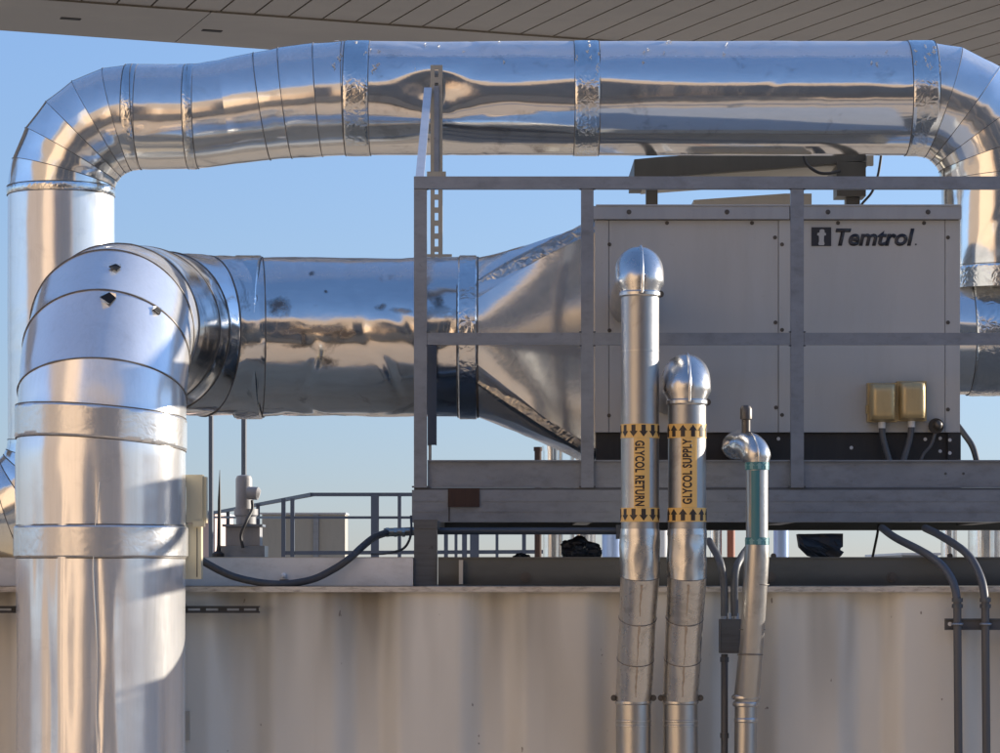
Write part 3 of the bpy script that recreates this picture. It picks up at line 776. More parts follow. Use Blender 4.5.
def tape_strip(p_round, corner, name='tape_strip', w_=0.05):
    bm = bmesh.new(); rows = []
    d = (corner - p_round); 
    out = Vector((0, -0.6, 0.6 if corner.z > ZD else -0.6)).normalized()
    sd = d.cross(out).normalized()
    for j in range(31):
        t = j / 30; c_ = p_round.lerp(corner, t) + out * (0.005 + 0.008 * math.sin(math.pi * t))
        row = []
        for i in range(9):
            s = (i / 8 - 0.5); v = c_ + sd * s * w_ - out * abs(s) * w_ * 0.55 * 1.0 + out * (noise.noise(c_ * 40 + sd * s * 3) * 0.003)
            row.append(bm.verts.new(v))
        rows.append(row)
    for a, b in zip(rows, rows[1:]):
        for i in range(8): bm.faces.new((a[i], a[i + 1], b[i + 1], b[i]))
    bmesh.ops.solidify(bm, geom=bm.faces[:], thickness=0.001)
    return link(name, bm, 'foil', duct, smooth=True)
sa_, ca_ = math.sin(math.radians(38)), math.cos(math.radians(38))
tape_strip(Vector((xt0, YD - RD * ca_, ZD + RD * sa_)), Vector((xt1, yF + 0.0, zT)), w_=0.065)
tape_strip(Vector((xt0, YD - RD * ca_, ZD - RD * sa_)), Vector((xt1, yF, zB)), w_=0.055)
fr2 = [(Vector((1, 0, 0)), Vector((0, -1, 0)), Vector((0, 0, -1)))] * 1
seam(duct, [Vector((xt0 - 0.1, YD, ZD)), Vector((xt0, YD, ZD))], [RD, RD], ring_frames([Vector((xt0 - 0.1, YD, ZD)), Vector((xt0, YD, ZD))]), 1, 0.003)

# ================================================================== UPPER DUCT
YU = 1.40
kU = (D + YU) / F
def U(px, py): return Vector((PX(px, YU), YU, PZ(py, YU)))
ud = thing('overhead_duct', U(61, 575), 'long silver overhead duct crossing the top of the scene and bending down at both ends', 'duct')
upts = [U(-150, 515), U(-10, 515)]; ur = [52, 52]
for k in range(1, 6):
    a = math.pi / 2 * k / 5; upts.append(U(-10 + 71 * math.sin(a), 515 - 71 * (1 - math.cos(a)))); ur.append(52.5)
iv = len(upts) - 1
upts.append(U(61, 193)); ur.append(53)
for k in range(1, 7):
    a = math.pi / 2 * k / 6; upts.append(U(61 + 76 * (1 - math.cos(a)), 193 - 76 * math.sin(a))); ur.append(52)
ih = len(upts) - 1
for x_, y_, r_ in ((193, 116.5, 51.5), (228, 112, 51.8), (262, 106.5, 53.6), (285, 103.2, 55), (318, 100, 56.3), (344, 98.5, 56.5)):
    upts.append(U(x_, y_)); ur.append(r_)
il = len(upts) - 1
upts.append(U(918, 98.5)); ur.append(56.5)
ie = len(upts) - 1
for k in range(1, 6):
    a = math.pi / 2 * k / 5; upts.append(U(918 + 80 * math.sin(a), 98.5 + 80 * (1 - math.cos(a)))); ur.append(56.5)
ix = len(upts) - 1
upts.append(U(998, 284)); ur.append(56.5)
ur = [r * kU for r in ur]
ufr = ring_frames(upts)
xs_ = PX(437, YU)
def pinch(p, rad):
    d = 0
    if p.z > PZ(170, YU):
        f = max(0, -rad.y)
        q = math.exp(-((p.x - xs_) / 0.13) ** 2) * math.cos((p.z - PZ(98.5, YU)) * 26) 
        d += -0.013 * q * f
        q = math.exp(-((p.x - PX(590, YU)) / 0.2) ** 2); d += -0.002 * q * f * math.cos((p.z - PZ(98.5, YU)) * 40)
    return d
du = make_disp(0.0024, lw=0.16, la=1.6, extra=pinch, seed=5, crease=0.0012)
du2 = make_disp(0.0035, lw=0.14, la=0.5, seed=2, crease=0.003)
def useg(name, rng, mat, disp, **k):
    bm = bmesh.new()
    for s_ in rng: duct_seg(bm, upts, ur, ufr, s_, disp, **k)
    return link(name, bm, mat, ud, smooth=True)
useg('elbow', range(0, iv), 'alu', du2, n=96)
useg('vertical_section', range(iv, iv + 1), 'alu_riser', du, n=112)
useg('elbow', range(iv + 1, ih), 'alu', du2)
useg('offset_section', range(ih, il), 'alu', du2)
useg('horizontal_run', range(il, il + 1), 'alu_dusty_sheen', du, n=144, step=0.012)
useg('elbow', range(ie, ix), 'alu', du2)
useg('vertical_section', range(ix, ix + 1), 'alu', du2)
for i in range(1, len(upts) - 1):
    if abs(upts[i].x - PX(228, YU)) > 0.01: seam(ud, upts, ur, ufr, i, 0.0012 if iv < i < ih or i > ie else 0.0018)
for x_, w_, r_, y_ in ((358, 0.10, 56.5, 98.5), (586, 0.10, 56.5, 98.5), (919, 0.105, 56.5, 98.5)):
    band(ud, U(x_, y_), (1, 0, 0), r_ * kU, w_)
band(ud, U(133, 117), (1, 0, 0.0), 51.6 * kU, 0.05, n=96)
band(ud, U(192, 116.7), (1, 0, 0.02), 51.5 * kU, 0.04, n=96)
band(ud, U(61, 192), (0, 0, 1), 53 * kU, 0.035, n=96)
band(ud, U(998, 276), (0, 0, 1), 56.5 * kU, 0.06, n=96)

def smear(px, py, wpx, hpx, seed, R_=56.5, yc_=98.5):
    '''ragged dried sealant on the front of the overhead duct'''
    a0 = math.acos(max(-1, min(1, (yc_ - py) / R_)));  bm = bmesh.new(); rows = []
    n_ = max(6, int(hpx / 1.5)); Rr = (R_ + 1.0) * kU
    cx = PX(px, YU); lean = noise.noise(Vector((seed, 1, 2))) * 0.5
    for i in range(n_ + 1):
        t_ = i / n_; w2 = wpx * kU / 2 * (0.25 + 0.9 * abs(noise.noise(Vector((seed * 3.1, t_ * 4, 0)))) + 0.3 * math.sin(math.pi * t_)) * (0.2 + math.sin(math.pi * min(1, t_ + 0.08)))
        a_ = a0 + hpx / R_ * t_; xo = cx + lean * hpx * kU * t_ + noise.noise(Vector((seed, t_ * 5, 7))) * 0.012
        row = []
        for q_, dr_ in ((-1, -0.0012), (-0.5, 0.0012), (0.5, 0.0014), (1, -0.0012)):
            row.append(bm.verts.new((xo + w2 * q_, YU - math.sin(a_) * (Rr + dr_), PZ(yc_, YU) + math.cos(a_) * (Rr + dr_))))
        rows.append(row)
    for a, b in zip(rows, rows[1:]):
        for j in range(3): bm.faces.new((a[j], a[j + 1], b[j + 1], b[j]))
    return link('sealant_smear', bm, 'caulk', ud, smooth=True)
M['caulk'] = mat_paint('dried_sealant', (0.66, 0.64, 0.60), 0.55, 0.12)
rs = random.Random(3)
for cx_, sx_, n_ in ((352, 16, 6), (374, 7, 5), (430, 22, 4), (586, 12, 9), (655, 26, 7), (872, 12, 3), (912, 9, 5), (928, 10, 7), (470, 40, 3), (770, 60, 2)):
    for _ in range(n_):
        smear(cx_ + rs.uniform(-sx_, sx_), rs.uniform(44, 76), rs.uniform(0.8, 2.2), rs.uniform(3, 11), rs.uniform(0, 99))

# ---- return duct leaving behind the unit at the right
rd = thing('return_duct', P(1000, 400, YU), 'horizontal foil wrapped duct emerging from behind the unit at the right edge', 'duct')
rp = [P(900, 337.5, YU), P(1180, 337.5, YU)]; rf = ring_frames(rp)
bm = bmesh.new(); duct_seg(bm, rp, [57.5 * kU] * 2, rf, 0, make_disp(0.004, seed=11)); link('duct_section', bm, 'alu', rd, smooth=True)
band(rd, P(1000, 337.5, YU), (1, 0, 0), 57.5 * kU, 0.26, n=96, fine=0.002)
link('collar', tube([P(998, 291, YU), P(998, 281, YU)], 58 * kU, 64), 'foil', rd, smooth=True)

# ================================================================== struts between ducts
def strut_post(name, px0, px1, py0, py1, Y, label, slots=True, mat='strut'):
    x0, x1, z0, z1 = PX(px0, Y), PX(px1, Y), PZ(py1, Y), PZ(py0, Y)
    t = thing(name, ((x0 + x1) / 2, Y, z0), label, 'strut')
    w_ = x1 - x0
    bm = bmesh.new()
    if slots:
        # front web with real oblong openings
        z = z0; pitch = 0.0508; sw = w_ * 0.30; cx = (x0 + x1) / 2
        box(bm, x0, cx - sw / 2, Y, Y + 0.003, z0, z1); box(bm, cx + sw / 2, x1, Y, Y + 0.003, z0, z1)
        while z < z1 - 0.01:
            box(bm, cx - sw / 2, cx + sw / 2, Y, Y + 0.003, z, min(z + pitch * 0.42, z1)); z += pitch
    else:
        box(bm, x0, x1, Y, Y + 0.003, z0, z1)
    link('web', bm, mat, t)
    for s_ in (x0, x1 - 0.003): link('flange', B(s_, s_ + 0.003, Y + 0.0031, Y + 0.04, z0, z1), mat, t)
    return t
sp_ = strut_post('slotted_strut', 430.5, 442.5, 65, 330, 1.118, 'upright slotted zinc strut standing against the overhead duct above the left guard post')
link('clip', B(PX(427, 1.11), PX(446, 1.11), 1.095, 1.115, PZ(181, 1.11), PZ(172, 1.11)), 'strut', sp_, bevel=0.002)
link('lining', B(PX(434, 1.11), PX(439, 1.11), 1.106, 1.1175, PZ(172, 1.11), PZ(86, 1.11)), 'galv', sp_, bevel=0.001)
link('clip', B(PX(427, 1.11), PX(452, 1.11), 1.08, 1.115, PZ(264, 1.11), PZ(255, 1.11)), 'strut', sp_, bevel=0.002)
s2 = strut_post('lower_strut', 427.5, 436.5, 345.5, 445, 0.12, 'dark upright strut beside the left guard post in front of the stained duct', slots=False, mat='bluesteel')
link('rod', B(PX(428.5, 0.13), PX(431.5, 0.13), 0.125, 0.14, bz1 + 0.01, PZ(444, 0.13)), 'tanpanel', s2)
bm = obox(P(419.5, 180, 0.03), P(428, 88, 1.09), 0.030, 0.004, up=Vector((0, -0.3, 1)))
setp(link('flat_brace', bm, 'lightgrey', None), 'pale flat bar slanting from the guard rail corner up to the overhead duct', 'brace')

# ================================================================== AIR UNIT
XA1 = PX(960, YA)
az0, az1 = PZ(432, YA), PZ(205, YA)
ah = thing('air_handling_unit', ((XA0 + XA1) / 2, 0.7, bz1 + 0.008), 'grey rooftop air handling unit with Temtrol lettering on its upper right panel', 'air handler')
YB = YA + 0.85
link('cabinet', B(XA0 + 0.004, XA1 - 0.004, YA + 0.006, YB, az0, PZ(220, YA)), 'ahu', ah)
zc0 = PZ(219.5, YA)
link('corner_post', B(XA0, PX(608.5, YA), YA, YA + 0.05, az0 - 0.001, zc0 - 0.003), 'ahu', ah, bevel=0.0015)
link('corner_post', B(PX(945.5, YA), XA1, YA, YA + 0.05, az0 - 0.001, zc0 - 0.003), 'ahu', ah, bevel=0.0015)
link('access_panel', B(PX(609.2, YA), PX(778, YA), YA + 0.001, YA + 0.02, az0 - 0.001, zc0 - 0.003), 'ahu', ah, bevel=0.0015)
link('divider_post', B(PX(778.8, YA), PX(802.4, YA), YA - 0.002, YA + 0.02, az0 - 0.001, zc0 - 0.003), 'ahu', ah, bevel=0.0015)
link('access_panel', B(PX(803.2, YA), PX(944.8, YA), YA + 0.001, YA + 0.02, az0 - 0.001, zc0 - 0.003), 'ahu', ah, bevel=0.0015)
bm = bmesh.new()
for a, b in ((593.5, 789.5), (790.5, 961.5)):
    box(bm, PX(a, YA - 0.018), PX(b, YA - 0.018), YA - 0.018, YB + 0.018, PZ(219, YA - 0.018), PZ(206, YA - 0.018))
link('roof_cap', bm, 'ahu_cap', ah, bevel=0.002)
link('cap_flange', B(PX(596, YA - .018), PX(961, YA - .018), YA - 0.022, YB + 0.02, PZ(206, YA - 0.018) + 0.0005, PZ(204.6, YA - 0.018)), 'ahu', ah)
link('gasket', B(XA0 + 0.006, XA1 - 0.006, YA - 0.004, YA + 0.004, zc0 - 0.0028, zc0 + 0.002), 'gap', ah)
link('base_frame', B(XA0 + 0.004, XA1 - 0.003, YA + 0.02, YB - 0.01, bz1 + 0.009, az0 - 0.002), 'black', ah)
link('base_post', B(PX(948, YA), PX(961, YA), YA + 0.004, YA + 0.018, bz1 + 0.01, az0 - 0.002), 'black', ah)
yq = YA - 0.018
for bx in (629, 727, 828, 928): bolt(ah, PX(bx, yq), yq, PZ(212, yq), 0.0055)
for bx, by in ((667, 222.5), (752, 222.5), (838, 222.5), (924, 222.5), (775, 237), (775.5, 322), (776, 407), (609.5, 244), (609.5, 330), (609, 415), (948, 237), (948, 322), (948, 409)):
    bolt(ah, PX(bx, YA), YA, PZ(by + 0.5, YA), 0.0045)
for bx, by in ((782, 244.5), (782, 330), (782, 415)): bolt(ah, PX(bx, YA), YA - 0.002, PZ(by, YA), 0.0045)
for bx, by in ((779, 438.5), (852, 447.5), (926, 439), (941, 438), (941, 451), (950, 440), (950, 453)): bolt(ah, PX(bx, YA), YA + 0.02 if bx < 945 else YA + 0.004, PZ(by, YA), 0.004, 'lightgrey')

# ---- lettering helper
def text_bm(s, shear=0.0, bold=0.0, spacing=1.0):
    cu = bpy.data.curves.new('txt', 'FONT'); cu.body = s; cu.shear = shear; cu.offset = bold; cu.space_character = spacing; cu.resolution_u = 4
    o = bpy.data.objects.new('txt', cu); COL.objects.link(o); bpy.context.view_layer.update()
    me = bpy.data.meshes.new_from_object(o.evaluated_get(bpy.context.evaluated_depsgraph_get()))
    bm = bmesh.new(); bm.from_mesh(me)
    bpy.data.objects.remove(o); bpy.data.curves.remove(cu); bpy.data.meshes.remove(me)
    return bm
def fit(bm, x0, x1, z0, z1, desc=False):
    xs = [v.co.x for v in bm.verts]; ys = [v.co.y for v in bm.verts]
    a, b, c, d = min(xs), max(xs), (0.0 if not desc else min(ys)), max(ys)
    for v in bm.verts: v.co = Vector((x0 + (v.co.x - a) / (b - a) * (x1 - x0), z0 + (v.co.y - c) / (d - c) * (z1 - z0), 0))
    return bm
def flat_text(parent, s, px0, px1, py0, py1, Y, mat, shear=0, bold=0, name='lettering', spacing=1.0):
    bm = fit(text_bm(s, shear, bold, spacing), PX(px0, Y), PX(px1, Y), PZ(py1, Y), PZ(py0, Y))
    for v in bm.verts: v.co = Vector((v.co.x, Y, v.co.y))
    r = bmesh.ops.extrude_face_region(bm, geom=bm.faces[:]); bmesh.ops.translate(bm, verts=[g for g in r['geom'] if isinstance(g, bmesh.types.BMVert)], vec=(0, 0.0012, 0))
    return link(name, bm, mat, parent)
yt = YA - 0.0016
flat_text(ah, 'Temtrol', 835.5, 914.5, 228.6, 245, yt, 'logo', shear=0.22, bold=0.032, spacing=1.0)
link('lettering', B(PX(915.2, yt), PX(916.6, yt), yt, yt + 0.002, PZ(245.2, yt), PZ(243.6, yt)), 'logo', ah)
link('emblem', B(PX(811.5, yt), PX(831.2, yt), yt, yt + 0.0022, PZ(246, yt), PZ(227.3, yt)), 'logo', ah)
# pale t with a round head cut through the emblem
e_ = [(822.0, 229.3), (823.8, 229.6), (824.6, 230.9), (824.4, 232.4), (825.9, 233.2), (826.0, 235.2), (824.1, 235.8), (823.8, 241.0), (824.6, 243.6), (823.9, 245.2), (819.0, 245.2), (818.3, 243.6), (819.1, 241.0), (818.9, 235.8), (817.2, 235.2), (817.4, 233.2), (819.6, 232.4), (819.5, 230.9), (820.3, 229.6)]
link('emblem_letter', poly([(PX(a, yt), PZ(b, yt)) for a, b in e_], yt - 0.0014, yt - 0.0002), 'ahu', ah)

# ---- bronze weatherproof switch boxes
def wp_box(px0, px1, py0, py1, label, tip):
    yb_ = YA - 0.004
    x0, x1, z0, z1 = PX(px0, YA), PX(px1, YA), PZ(py1, YA), PZ(py0, YA)
    t = thing('weatherproof_box', ((x0 + x1) / 2, yb_, z0), label, 'electrical box', 'bronze boxes on the air unit')
    link('back_box', B(x0 - 0.004, x1 + 0.004, yb_ - 0.03, yb_ + 0.0035, z0, z1), 'brass', t, bevel=0.006, smooth=False)
    bm = bmesh.new(); n = 14; rows = []
    for j in range(n + 1):
        row = []
        for i in range(n + 1):
            a, b = i / n * 2 - 1, j / n * 2 - 1
            # rounded-rectangle bubble
            ra = math.copysign(abs(a) ** 0.8, a); rb = math.copysign(abs(b) ** 0.8, b)
            k = 1 - 0.055 * (a * a) * (b * b)
            h = (1 - abs(a) ** 5) ** 0.5 * (1 - abs(b) ** 5) ** 0.5
            row.append(bm.verts.new(((x0 + x1) / 2 + ra * k * (x1 - x0) / 2, yb_ - 0.031 - 0.045 * h, (z0 + z1) / 2 + rb * k * (z1 - z0) / 2)))
        rows.append(row)
    for a, b in zip(rows, rows[1:]):
        for i in range(n): bm.faces.new((a[i], a[i + 1], b[i + 1], b[i]))
    link('bubble_cover', bm, 'brass', t, smooth=True)
    cx = (x0 + x1) / 2
    link('hinge', B(x0 - 0.010, x0 - 0.004, yb_ - 0.034, yb_ - 0.01, z0 + 0.03, z0 + 0.06), 'brass', t, bevel=0.002)
    link('gland', tube([(cx, yb_ - 0.02, z0 + 0.001), (cx, yb_ - 0.02, z0 - 0.022)], 0.0135, 14), 'lightgrey', t, smooth=True)
    link('flexible_conduit', tube(spline([(cx, yb_ - 0.02, z0 - 0.02), (cx + tip * 0.2, yb_ - 0.02, z0 - 0.07), Vector((cx + tip, yb_ - 0.03, PZ(470, YA)))], 8), 0.0115, 14), 'conduit', t, smooth=True)
    return t
wp_box(867.5, 894.5, 383.5, 422.5, 'darker bronze weatherproof box on the unit, left of the twin pair', 0.035)
wp_box(897, 924, 381.8, 421.5, 'brighter bronze weatherproof box on the unit, right of the twin pair', -0.040)
jl = thing('pilot_fitting', P(937, 432, YA), 'small round black cable fitting on the lower right corner of the unit', 'cable fitting')
bm = bmesh.new(); tube([P(936, 426, YA - 0.0), P(936, 426, YA - 0.03)], 0.028, 20, bm); link('base', bm, 'black', jl, smooth=False, bevel=0.003)
link('cap', ball(P(938, 425, YA - 0.035), 0.017), 'bolt', jl, smooth=True)
link('wire', tube(spline([P(935, 433, YA - 0.02), P(931, 445, YA - 0.02), P(923, 455, YA - 0.02), P(919, 468, YA - 0.02)], 8), 0.006, 10), 'conduit', jl, smooth=True)
setp(link('drain_hose', tube(spline([P(955, 422, YA + 0.3), P(964, 434, YA + 0.25), P(973, 448, YA + 0.2), P(979, 470, YA + 0.15)], 8), 0.0115, 12), 'rubber', None, smooth=True), 'black hose coming round the lower right corner of the unit', 'hose')

# ================================================================== GLYCOL PIPES
def wrap_text(parent, s, X, Y, R, zc_, length, height, rot, mat, name='lettering'):
    """text running along the pipe; rot=-1 reads downwards, +1 upwards"""
    bm = text_bm(s, 0, 0.032, 1.10)
    bm = fit(bm, -length / 2, length / 2, -height / 2, height / 2)
    bmesh.ops.subdivide_edges(bm, edges=[e for e in bm.edges if e.calc_length() > 0.006], cuts=2)
    va_ = math.atan2(X, Y + D)     # the label faces the viewer's side
    for v in bm.verts:
        l, h = v.co.x, v.co.y
        dz = -l if rot < 0 else l; dx = h if rot < 0 else -h
        a = dx / R - va_
        v.co = Vector((X + math.sin(a) * R, Y - math.cos(a) * R, zc_ + dz))
    r = bmesh.ops.extrude_face_region(bm, geom=bm.faces[:])
    for g in r['geom']:
        if isinstance(g, bmesh.types.BMVert):
            o = Vector((g.co.x - X, g.co.y - Y, 0)).normalized(); g.co -= o * 0.0008
    return link(name, bm, mat, parent)
def sleeve(parent, X, Y, R, z0, z1, mat, name, a0=-math.pi, a1=math.pi, th=0.001):
    bm = bmesh.new(); n = 48; va_ = -math.atan2(X, Y + D); r4 = []
    for k in range(n + 1):
        a = a0 + (a1 - a0) * k / n + va_
        s, c = math.sin(a), math.cos(a)
        r4.append([bm.verts.new((X + s * q, Y - c * q, z)) for q, z in ((R, z0), (R + th, z0), (R + th, z1), (R, z1))])
    for a, b in zip(r4, r4[1:]):
        for j in range(4): bm.faces.new((a[j], a[(j + 1) % 4], b[(j + 1) % 4], b[j]))
    if a1 - a0 < 6.2: bm.faces.new(r4[0][::-1]); bm.faces.new(r4[-1])
    return link(name, bm, mat, parent, smooth=False)
def arrows(parent, X, Y, R, z0, z1, up, mat, n=9, shift=0.0):
    bm = bmesh.new(); va_ = -math.atan2(X, Y + D); h = (z1 - z0)
    for k in range(n):
        ac = 2 * math.pi * (k + shift) / n + va_
        w_ = 2 * math.pi / n * R * 0.42
        def pt(a, b):
            zz = z0 + h * (0.08 + 0.84 * (b if up else 1 - b)); aa = ac + a * w_ / R
            return bm.verts.new((X + math.sin(aa) * R, Y - math.cos(aa) * R, zz))
        for s_ in (-1, 1):
            bm.faces.new([pt(0, 0), pt(0.5 * s_, 0), pt(0.5 * s_, 0.52), pt(0, 0.52)])
            bm.faces.new([pt(0, 0.52), pt(0.5 * s_, 0.52), pt(0.5 * s_, 0.76), pt(0, 1.0)])
            bm.faces.new([pt(0.5 * s_, 0.52), pt(1.0 * s_, 0.52), pt(0.5 * s_, 0.76)])
    bmesh.ops.triangulate(bm, faces=bm.faces[:])
    bmesh.ops.solidify(bm, geom=bm.faces[:], thickness=0.0006)
    return link('flow_arrows', bm, mat, parent)

YG, YG2 = -0.95, -0.76
def glycol(name, label, cx, top, pxs, run_z, kind):
    """cx: pixel centre of the upright; pxs: (x at y=700, x at y=753)"""
    X = PX(cx, YG); kG = (D + YG) / F; Rg = 19 * kG
    t = thing(name, (PX(pxs[1], YG2), YG2, 0), label, 'pipe')
    zj = PZ(576, YG)
    X2 = PX(pxs[0], YG2); zk = PZ(699, YG2); R2 = 17.2 * (D + YG2) / F
    # one mitred run: upright lower jacket, leaning gores, lower pipe
    gp = [Vector((X, YG, PZ(533, YG))), Vector((X, YG, zj))]
    A, B_ = Vector((X, YG, zj)), Vector((X2, YG2, zk)); N = 3
    for k in range(1, N): gp.append(A.lerp(B_, k / N) + Vector((0, (0.006, 0.004)[k - 1], 0)))
    gp += [B_, Vector((PX(pxs[1], YG2), YG2, 0.0))]
    gr = [Rg + 0.0025, Rg + 0.002] + [Rg + (R2 + 0.003 - Rg) * k / N for k in range(1, N)] + [R2 + 0.002, R2]
    gf = ring_frames(gp); gd = make_disp(0.0012, lw=0.05, la=0.12, fine=0.0001, seed=cx)
    bm = bmesh.new(); duct_seg(bm, gp, gr, gf, 0, make_disp(0.0035, lw=0.035, la=0.07, seed=cx * 0.37), n=64, step=0.006); link('lower_jacket', bm, 'cast', t, smooth=True)
    bm = bmesh.new()
    for k in range(1, N + 1): duct_seg(bm, gp, gr, gf, k, gd, n=56, step=0.01)
    link('leaning_section', bm, 'alu_pipe_lit', t, smooth=True)
    bm = bmesh.new(); duct_seg(bm, gp, [q - 0.0015 for q in gr], gf, N + 1, gd, n=56, step=0.02); link('lower_pipe', bm, 'alu_pipe', t, smooth=True)
    for k in range(1, N + 1): seam(t, gp, gr, gf, k, 0.0013, grow=0.0006)
    # brown drip line that starts at each seam
    for k in range(1, N + 1):
        s_, e_, f_ = gf[k]; vd = (Vector((-X, -(D + YG), 0))).normalized(); o_ = (vd - s_ * vd.dot(s_)).normalized()
        a_, b_ = gp[k], gp[k + 1]; side = s_.cross(o_)
        o_ = (o_ + side * -0.10).normalized(); side = s_.cross(o_)
        bmd = bmesh.new(); rows = []
        for i in range(13):
            u_ = i / 12 * (0.75 if k != 2 else 0.95); p_ = a_.lerp(b_, u_) + o_ * (gr[k] + (gr[k + 1] - gr[k]) * u_ + 0.0019)
            w_ = 0.0055 * (1 - u_ * 0.8) * (0.7 + 0.6 * noise.noise(Vector((cx, k, u_ * 9))))
            p_ += side * 0.003 * noise.noise(Vector((cx, k * 3, u_ * 5)))
            rows.append([bmd.verts.new(p_ - side * w_), bmd.verts.new(p_ + o_ * 0.0004), bmd.verts.new(p_ + side * w_)])
        for x_, y_ in zip(rows, rows[1:]):
            for j in range(2): bmd.faces.new((x_[j], x_[j + 1], y_[j + 1], y_[j]))
        link('drip_stain', bmd, 'drip', t, smooth=True)
    # collars and band clamps at the lower joint
    for zz, rr, h in ((zk + 0.012, R2 + 0.0055, 0.008), (zk - 0.010, R2 + 0.004, 0.014), (zk - 0.07, R2 + 0.003, 0.008), (zk - 0.085, R2 + 0.003, 0.006)):
        xx = X2 - (PX(pxs[1], YG2) - X2) * (-(zk - zz) / zk) if False else X2
        bmq = bmesh.new(); tube([(xx, YG2, zz - h / 2), (xx, YG2, zz - h / 4), (xx, YG2, zz + h / 4), (xx, YG2, zz + h / 2)], [rr - 0.003, rr, rr, rr - 0.003], 40, bmq)
        link('collar', bmq, 'cast', t, smooth=True)
    for s_ in (-1, 1):
        bolt(t, X2 + s_ * (R2 + 0.008), YG2 - 0.01, zk + 0.004, 0.0065)
    # upright
    ze = PZ(top + (48 if kind == 0 else 52), YG)
    bm = bmesh.new(); tube([(X, YG, PZ(533, YG) - 0.01), (X, YG, ze)], Rg, 48, bm); link('upper_jacket', bm, 'alu_pipe_shaded', t, smooth=True)
    bm = bmesh.new(); tube([(X, YG, PZ(535, YG)), (X, YG, PZ(529, YG))], [Rg + 0.0035, Rg + 0.002], 48, bm); link('collar', bm, 'cast', t, smooth=True)
    bmr = bmesh.new(); zq = PZ(352 if kind == 0 else 404, YG)
    tube([(X, YG, zq), (X, YG, zq + 0.004)], Rg + 0.0012, 48, bmr); link('seam_bead', bmr, 'alu_pipe', t, smooth=True)
    # elbow: two stamped halves joined on a raised rib, turning back into the unit
    Re = 24.0 * kG; rb = 0.072
    arc = [Vector((X, YG + rb * (1 - math.cos(a)), ze + rb * math.sin(a))) for a in [math.pi / 2 * k / 14 for k in range(15)]]
    arc = [Vector((X, YG, ze - 0.012))] + arc
    rads = [Rg + 0.003] + [Rg + 0.003 + (Re - Rg - 0.003) * min(1, k / 3) for k in range(15)]
    el = link('elbow', tube(arc, rads, 48, cap=True), 'cast', t, smooth=True)
    rib = []
    for p, q in zip(arc, rads):
        tdir = (p - arc[0]); 
    for k, (p, q) in enumerate(zip(arc, rads)):
        a = 0 if k == 0 else math.pi / 2 * (k - 1) / 14
        va_ = math.atan2(X, YG + D)
        o = Vector((0.06, -math.cos(a), math.sin(a))).normalized(); rib.append(p + o * (q + 0.001))
    link('seam_rib', tube(rib, 0.0048, 10), 'cast', el, smooth=True)
    link('collar', tube([(X, YG, ze - 0.020), (X, YG, ze - 0.016), (X, YG, ze - 0.006), (X, YG, ze - 0.002)], [Rg + 0.003, Rg + 0.006, Rg + 0.006, Rg + 0.003], 48), 'cast', t, smooth=True)
    bolt(t, X + Rg + 0.004, YG - 0.01, ze - 0.011, 0.007)
    e1 = arc[-1]
    link('horizontal_pipe', tube([e1 - Vector((0, 0.01, 0)), Vector((X, YG + 0.12, e1.z)), Vector((X + 0.02, YA + 0.01, run_z))], Re - 0.004, 40), 'alu_pipe', t, smooth=True)
    # label
    Rl = Rg + 0.0006
    up = kind == 1
    z = lambda py: PZ(py, YG)
    for a, b in ((438.5, 424.5), (522, 508)):
        sleeve(t, X, YG, Rl, z(a), z(b), 'yellow', 'arrow_band')
        arrows(t, X, YG, Rl + 0.0016, z(a), z(b), up, 'print', n=12, shift=0.35 if kind == 0 else 0.6)
    ofs = 0.10 if kind == 0 else 0.12
    sleeve(t, X, YG, Rl, z(507.8), z(438.7), 'yellow', 'label_strip', -0.42 + ofs, 0.42 + ofs)
    o = wrap_text(t, 'GLYCOL RETURN' if kind == 0 else 'GLYCOL SUPPLY', X, YG, Rl + 0.0018, z(474 if kind == 0 else 472), 65 * kG, 9.2 * kG, -1 if kind == 0 else 1, 'print')
    return t
glycol('glycol_pipe', 'silver pipe with yellow GLYCOL RETURN label, its arrows pointing down', 640, 243, (633.5, 634), PZ(270, YG) , 0)
glycol('glycol_pipe', 'silver pipe with yellow GLYCOL SUPPLY label, its arrows pointing up', 687, 347, (680.5, 681), PZ(372, YG), 1)

